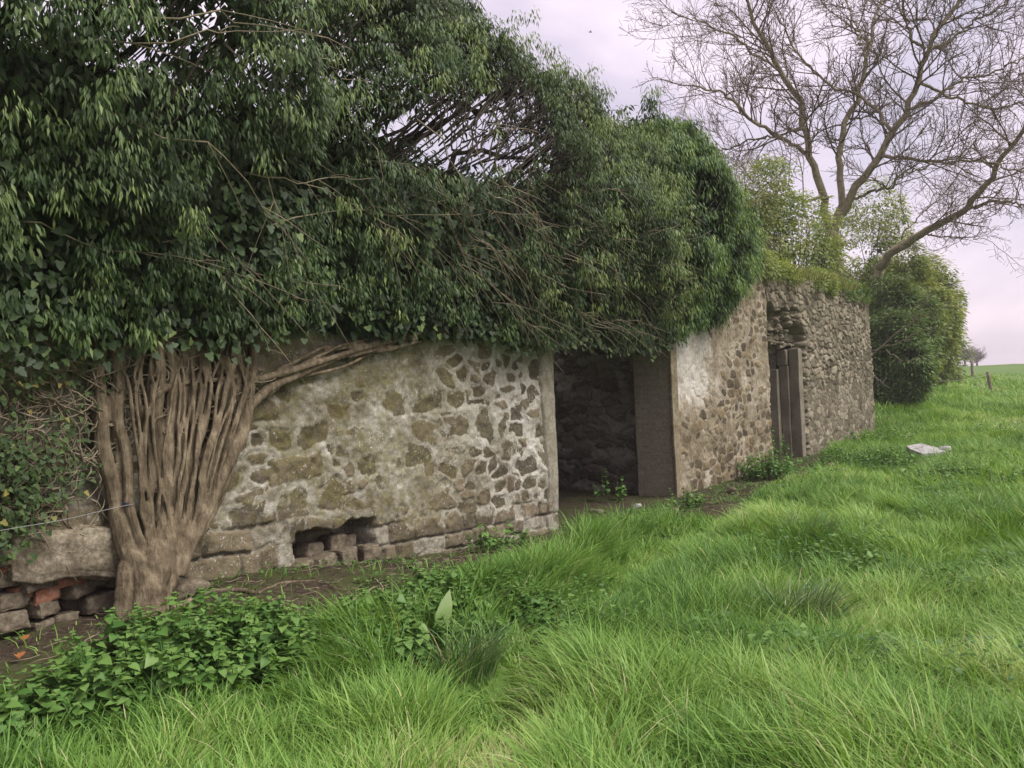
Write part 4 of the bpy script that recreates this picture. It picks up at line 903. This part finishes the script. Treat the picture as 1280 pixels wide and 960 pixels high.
# broad-leaved weeds mixed through the meadow
wd_ = MB()
for (n, r0, r1, a0, a1, sz) in ((26000, 2.4, 7, -48, 46, .034), (24000, 7, 14, -18, 44, .042), (14000, 14, 26, -4, 42, .06)):
    X, Y = sector(r0, r1, a0, a1)(n); cl = fbm(X*1.4, Y*1.4, 80, 3); k = (cl > .56+.08*RNG.random(len(X))) & (soil_mask(X, Y) < .3); X, Y = X[k], Y[k]; n = len(X)
    P = np.stack([X, Y, ground(X, Y)+.08+.22*RNG.random(n)*ss(.5, .66, cl[k])], -1); a = RNG.random(n)*6.28
    leaves(wd_, LEAF_NETTLE, P, np.stack([np.cos(a), np.sin(a), .35*RNG.random(n)], -1), np.stack([RNG.normal(size=n)*.35, RNG.normal(size=n)*.35, np.ones(n)], -1), sz*(.6+.8*RNG.random(n)), sz*(.6+.7*RNG.random(n)), np.clip(.45+.3*RNG.normal(size=n), 0, 1))
tag(wd_.build('meadow_weeds', M['nettle']), 'patches of broad-leaved weeds mixed through the meadow grass', 'weeds', kind='stuff')
# bluish tussocks
def tussock(px, py, n, L, rad, label, mat='bluegrass', seed=0, at=None, group='coarse tussocks in the meadow', name='grass_tussock'):
    rg = np.random.default_rng(700+seed); p = on_ground(px, py) if at is None else np.array(at, float)
    if at is None: p[2] = float(ground(p[0], p[1]))
    a = rg.random(n)*6.283; r = rad*np.sqrt(rg.random(n)); B = np.stack([p[0]+np.cos(a)*r, p[1]+np.sin(a)*r, np.full(n, p[2]-.01)], -1)
    ln = np.stack([np.cos(a), np.sin(a)], -1)+rg.normal(size=(n, 2))*.7+CR[:2]*.9; ln /= np.linalg.norm(ln, axis=1)[:, None]
    m = MB(); blades(m, B, ln, L*(.6+.5*rg.random(n)), .007*(.7+.6*rg.random(n))*(1 if p[0] < 12 else 2), .3+.7*rg.random(n), np.clip(rg.random(n)*.9+(rg.random(n) < .08), 0, 1), rg.random(n)*6.28)
    o = m.build(name, M[mat]); v = np.empty(len(o.data.vertices)*3, np.float32); o.data.vertices.foreach_get('co', v); v = v.reshape(-1, 3)-p.astype(np.float32); o.data.vertices.foreach_set('co', v.ravel()); o.location = p
    return tag(o, label, 'grass tussock', group)
tussock(1000, 800, 650, .50, .17, 'bluish coarse grass tussock in the middle of the meadow right of centre', seed=1)
tussock(585, 840, 260, .36, .16, 'grey-green tussock below the pale dock leaf', seed=2)
tussock(1010, 680, 350, .40, .2, 'dark grass tussock beyond the bluish one', seed=3)
tussock(1130, 870, 300, .34, .18, 'straggly tussock with yellow blades near the lower right', seed=4)
# growth on the wall head
for k, (x, lab) in enumerate(((16.2, 'dry yellow grass tuft on the wall head nearest the ivy dome'), (17.2, 'yellow grass tuft on the wall head above the broken hole'), (18.3, 'yellowish grass tuft mid way along the rubble wall head'),
                              (19.4, 'grass tuft on the wall head left of the dark fern tuft'), (20.6, 'longer grass tuft on the wall head near its right third'), (21.6, 'dark ferny tuft hanging over the wall head'), (22.6, 'dark ferny tuft hanging at the wall end corner'))):
    zt = 3.62+(float(fbm(x*1.6, 0, 24))-.5)*.22
    tussock(0, 0, 200, .30, .55, lab, mat='topgrass' if k < 5 else 'ivy_green', seed=20+k, at=(x, .2, zt), group='tufts along the wall head')
for k, (x, lab) in enumerate(((15.6, 'moss cushion shrublet on the wall head beside the ivy dome'), (19.0, 'low leafy shrublet on the wall head under the bare tree'), (22.0, 'low leafy shrublet at the wall end under the leaning trunk'))):
    bush('wall_shrub', lab, 'shrub', (x, .22, 3.74), (1.6, .4, .30), M['hedge'] if k < 2 else M['hedge_dark'], 1300, 90+k, .07, 9, base=3.6, trunk=False, group='low growth on the wall head')
# ground cover on the soil strip
gc = MB(); n = 9000; X = 1.5+15.5*RNG.random(n); Y = -1.1*RNG.random(n)-.06; k = (fbm(X*1.8, Y*1.8, 70)+.14*soil_mask(X, Y) > .57) & (RNG.random(n) < .9); X, Y = X[k], Y[k]; n = len(X)
Pg = np.stack([X, Y, ground(X, Y)+.01+.04*RNG.random(n)], -1); a = RNG.random(n)*6.28
leaves(gc, LEAF_S, Pg, np.stack([np.cos(a), np.sin(a), .5*RNG.random(n)], -1), np.stack([RNG.normal(size=n)*.3, RNG.normal(size=n)*.3, np.ones(n)], -1), .02+.025*RNG.random(n), .014+.02*RNG.random(n), np.clip(.4+.25*RNG.normal(size=n), 0, 1))
tag(gc.build('undergrowth', M['nettle']), 'tiny weeds and moss spreading over the bare soil along the wall', 'undergrowth', kind='stuff')
# litter twigs
lt = MB(); n = 700
for k in range(n):
    x = RNG.uniform(1.6, 14); y = -RNG.uniform(.08, 1.0); 
    if float(soil_mask(x, y)) < .4: continue
    a = RNG.random()*6.28; l = RNG.uniform(.03, .14); z = float(ground(x, y))+.012; q = np.linspace(-.5, .5, 4)
    tube(lt, np.stack([x+math.cos(a)*l*q, y+math.sin(a)*l*q, z+RNG.random(4)*.012], -1), .0022, 4)
tag(lt.build('litter', M['paletwig']), 'broken twigs and straw littering the soil by the wall', 'litter', kind='stuff')
def stick(pts, r, label):
    P = smooth_path([on_ground(a, b_)+np.array([0, 0, h]) for a, b_, h in pts], 16); p = P[0].copy(); m = MB(); P = P+RNG.normal(size=P.shape)*.004; tube(m, P-p, np.linspace(r, r*.4, 16), 6); o = m.build('stick', M['paletwig']); o.location = p; return tag(o, label, 'stick', 'sticks on the ground')
stick([(52, 882, .05), (75, 858, .12), (128, 826, .16)], .007, 'pale bent stick leaning in the nettles at lower left')
stick([(425, 762, .02), (455, 750, .04), (475, 735, .03)], .010, 'brown stick on the bare soil below the low vent hole')
stick([(468, 728, .02), (478, 742, .05), (480, 752, .02)], .007, 'short forked stick near the brown stick')
stick([(662, 700, .05), (664, 680, .18), (665, 664, .28)], .004, 'thin dry stalk standing in the grass before the wide doorway')
for k, (px, py, lab) in enumerate(((28, 806, 'orange fallen leaf nearest the wall foot at lower left'), (22, 828, 'curled orange leaf on the bare soil at the left picture edge'))):
    p = on_ground(px, py)+np.array([0, 0, .03]); m = MB(); leaves(m, LEAF_IVY, np.zeros((2, 3)), np.array([(.6, -.3, .3), (-.5, -.4, .4)]), np.array([(0, -.5, 1), (.3, -.6, 1)]), np.array([.042, .036]), np.array([.045, .036]), np.array([.4, .9])); o = m.build('fallen_leaf', M['deadleaf']); o.location = p; tag(o, lab, 'leaf', 'orange fallen leaves')

# ------------------------------------------------------------------ fences, wire, far things
wr = thing('fence_wire', 'old strand of fence wire tied to the ivy trunk with blue twine', 'wire', wp(150, 633, -.2))
m = MB(); P = smooth_path([wp(-60, 676, -.35), wp(0, 663, -.33), wp(80, 650, -.30), wp(150, 633, -.25), wp(168, 630, -.25)], 20); tube(m, P, .0017, 5); m.build('strand', M['wire'], wr)
m = MB(); c = wp(160, 631, -.23); q = np.linspace(0, 1, 40); tube(m, np.stack([c[0]+.016*np.cos(q*30)+.05*(q-.5), c[1]+.016*np.sin(q*30), c[2]+.012*np.sin(q*23)], -1), .003, 5); m.build('twine', M['twine'], wr)
def post(px, py, d, h, lean, label):
    v = ray(px, py); p = CAMP+v*d; p[2] = float(ground(p[0], p[1])); m = MB(); q = np.linspace(0, 1, 6)
    P = np.stack([p[0]*0+lean[0]*q, lean[1]*q, -.3+(h+.3)*q], -1); tube(m, P, np.linspace(.085, .075, 6), 8); tube(m, [P[-1], P[-1]+np.array([0, 0, .02])], [.075, .04], 8)
    o = m.build('fence_post', M['post']); o.location = p; tag(o, label, 'post', 'posts along the field edge'); return p+np.array([lean[0], lean[1], h])
ta = post(1241, 497, 38, 1.05, (-.09*CR[0]*2, -.09*CR[1]*2, 0), 'leaning wooden fence post nearer the meadow')
tb_ = post(1216, 476, 50, 1.15, (0, 0), 'dark upright fence post farther up the field edge')
fw = thing('fence_wire', 'slack wire running along the field edge posts', 'wire', ta); m = MB()
for dz in (.12, .5):
    s0 = on_depth(1095, 500, 26); s0[2] = float(ground(s0[0], s0[1]))+.9-dz; a_ = ta-np.array([0, 0, dz]); b_ = tb_-np.array([0, 0, dz])
    for (u, w) in ((s0, a_), (a_, b_)):
        q = np.linspace(0, 1, 14)[:, None]; P = u+(w-u)*q; P[:, 2] -= (.25*4*q*(1-q))[:, 0]; tube(m, P, .006, 4)
m.build('strand', M['wire'], fw)
def far_tree(px, d, h, seed, label):
    rg = np.random.default_rng(seed); p = on_depth(px, 470, d); p[2] = float(ground(p[0], p[1])); T = thing('far_tree', label, 'tree', p, 'far trees on the skyline'); m = MB(); tube(m, [p-[0, 0, .5], p+[0, 0, h*.35]], [.25, .16], 6); m.build('trunk', M['distbark'], T)
    m = MB()
    for k in range(26):
        a = rg.random()*6.28; grow(m, p+np.array([0, 0, h*.3*rg.uniform(.6, 1.2)]), np.array([math.cos(a)*.8, math.sin(a)*.8, rg.uniform(.3, 1.3)]), h*.55*rg.uniform(.7, 1.1), .08, 2, rg, .3)
    m.build('crown', M['distbark'], T)
far_tree(1207, 150, 4.6, 1, 'small bare tree on the skyline nearest the hedge'); far_tree(1222, 165, 4.4, 2, 'bare tree on the skyline right of the farther fence post')
bd = on_depth(738, 40, 45); b0 = MB(); q = np.linspace(-1, 1, 9); tube(b0, np.outer(q, CR)*.10, .028*np.sqrt(np.maximum(1-q*q, .02)), 6); o = b0.build('bird', M['bird']); o.location = bd
mw = MB(); mw.add([(0, 0, 0), tuple(CR*.05), tuple(CF*.2+np.array([0, 0, .06])), tuple(-CF*.2+np.array([0, 0, .06])), (0, 0, .012)], [[0, 1, 2], [0, 3, 1], [0, 2, 4], [0, 4, 3]]); w = mw.build('wings', M['bird']); w.parent = o
tag(o, 'tiny dark bird flying in the pale sky above the ivy', 'bird')

# ------------------------------------------------------------------ damp spring haze over the whole field
m = MB(); m.add([(x, y, z) for x in (-1700, 1700) for y in (-1700, 1700) for z in (-12, 26)], None, [[0, 1, 3, 2], [4, 6, 7, 5], [0, 4, 5, 1], [2, 3, 7, 6], [0, 2, 6, 4], [1, 5, 7, 3]])
t = NT('haze_air'); hv = t.n('ShaderNodeVolumePrincipled'); hv.inputs['Density'].default_value = .0011; hv.inputs['Color'].default_value = (.95, .90, .94, 1); t.l(hv.outputs[0], t.out.inputs['Volume'])
tag(m.build('haze', t.m, None, False), kind='stuff')
# ------------------------------------------------------------------ light, sky, camera
EL, AZ = 52, -75      # sun high, off the camera's right shoulder (azimuth measured from +X)
sv = Vector((math.cos(R(AZ))*math.cos(R(EL)), math.sin(R(AZ))*math.cos(R(EL)), math.sin(R(EL))))
ld = bpy.data.lights.new('sun', 'SUN'); ld.energy = 1.5; ld.angle = R(35); ld.color = (1, .96, .9)
lo = bpy.data.objects.new('sun', ld); COL.objects.link(lo); lo.rotation_euler = sv.to_track_quat('Z', 'Y').to_euler()
w = bpy.data.worlds.new('World'); sc.world = w; w.use_nodes = True; nt = w.node_tree; nt.nodes.clear()
nn = nt.nodes.new; out = nn('ShaderNodeOutputWorld'); bg = nn('ShaderNodeBackground'); sky = nn('ShaderNodeTexSky')
sky.sky_type = 'NISHITA'; sky.sun_disc = False; sky.sun_elevation = R(EL); sky.sun_rotation = R(90-AZ); sky.dust_density = 3
tc = nn('ShaderNodeTexCoord'); mp = nn('ShaderNodeMapping'); mp.inputs['Scale'].default_value = (1, 1, 2.2); nz = nn('ShaderNodeTexNoise'); nz.inputs['Scale'].default_value = 2.9; nz.inputs['Detail'].default_value = 5; nz.inputs['Distortion'].default_value = .4
rp_ = nn('ShaderNodeValToRGB'); e = rp_.color_ramp.elements; e[0].position = .34; e[0].color = (.50, .45, .56, 1); e[1].position = .60; e[1].color = (.87, .735, .82, 1)
sc_ = nn('ShaderNodeMix'); sc_.data_type = 'RGBA'; sc_.blend_type = 'MULTIPLY'; sc_.inputs[0].default_value = 1; SK = 3.3; sc_.inputs[7].default_value = (SK, SK, SK, 1)
mx = nn('ShaderNodeMix'); mx.data_type = 'RGBA'; mx.inputs[0].default_value = .92
L_ = nt.links.new; L_(tc.outputs['Generated'], mp.inputs[0]); L_(mp.outputs[0], nz.inputs['Vector']); L_(nz.outputs['Fac'], rp_.inputs[0]); L_(rp_.outputs[0], sc_.inputs[6])
L_(sky.outputs[0], mx.inputs[6]); L_(sc_.outputs[2], mx.inputs[7]); L_(mx.outputs[2], bg.inputs[0]); bg.inputs[1].default_value = .12; L_(bg.outputs[0], out.inputs[0])
cd = bpy.data.cameras.new('camera'); co = bpy.data.objects.new('camera', cd); COL.objects.link(co); sc.camera = co
cd.sensor_width = 36; cd.lens = 36*FPX/1280; cd.clip_start = .05; cd.clip_end = 4000
Mx = Matrix(((CR[0], CU[0], -CF[0], CAMP[0]), (CR[1], CU[1], -CF[1], CAMP[1]), (CR[2], CU[2], -CF[2], CAMP[2]), (0, 0, 0, 1))); co.matrix_world = Mx
vs = sc.view_settings; vs.view_transform = 'Standard'; vs.look = 'None'; vs.gamma = 1; vs.use_curve_mapping = False; vs.exposure = 1.72
sc.cycles.max_bounces = 8; sc.cycles.transparent_max_bounces = 4; sc.cycles.use_denoising = True
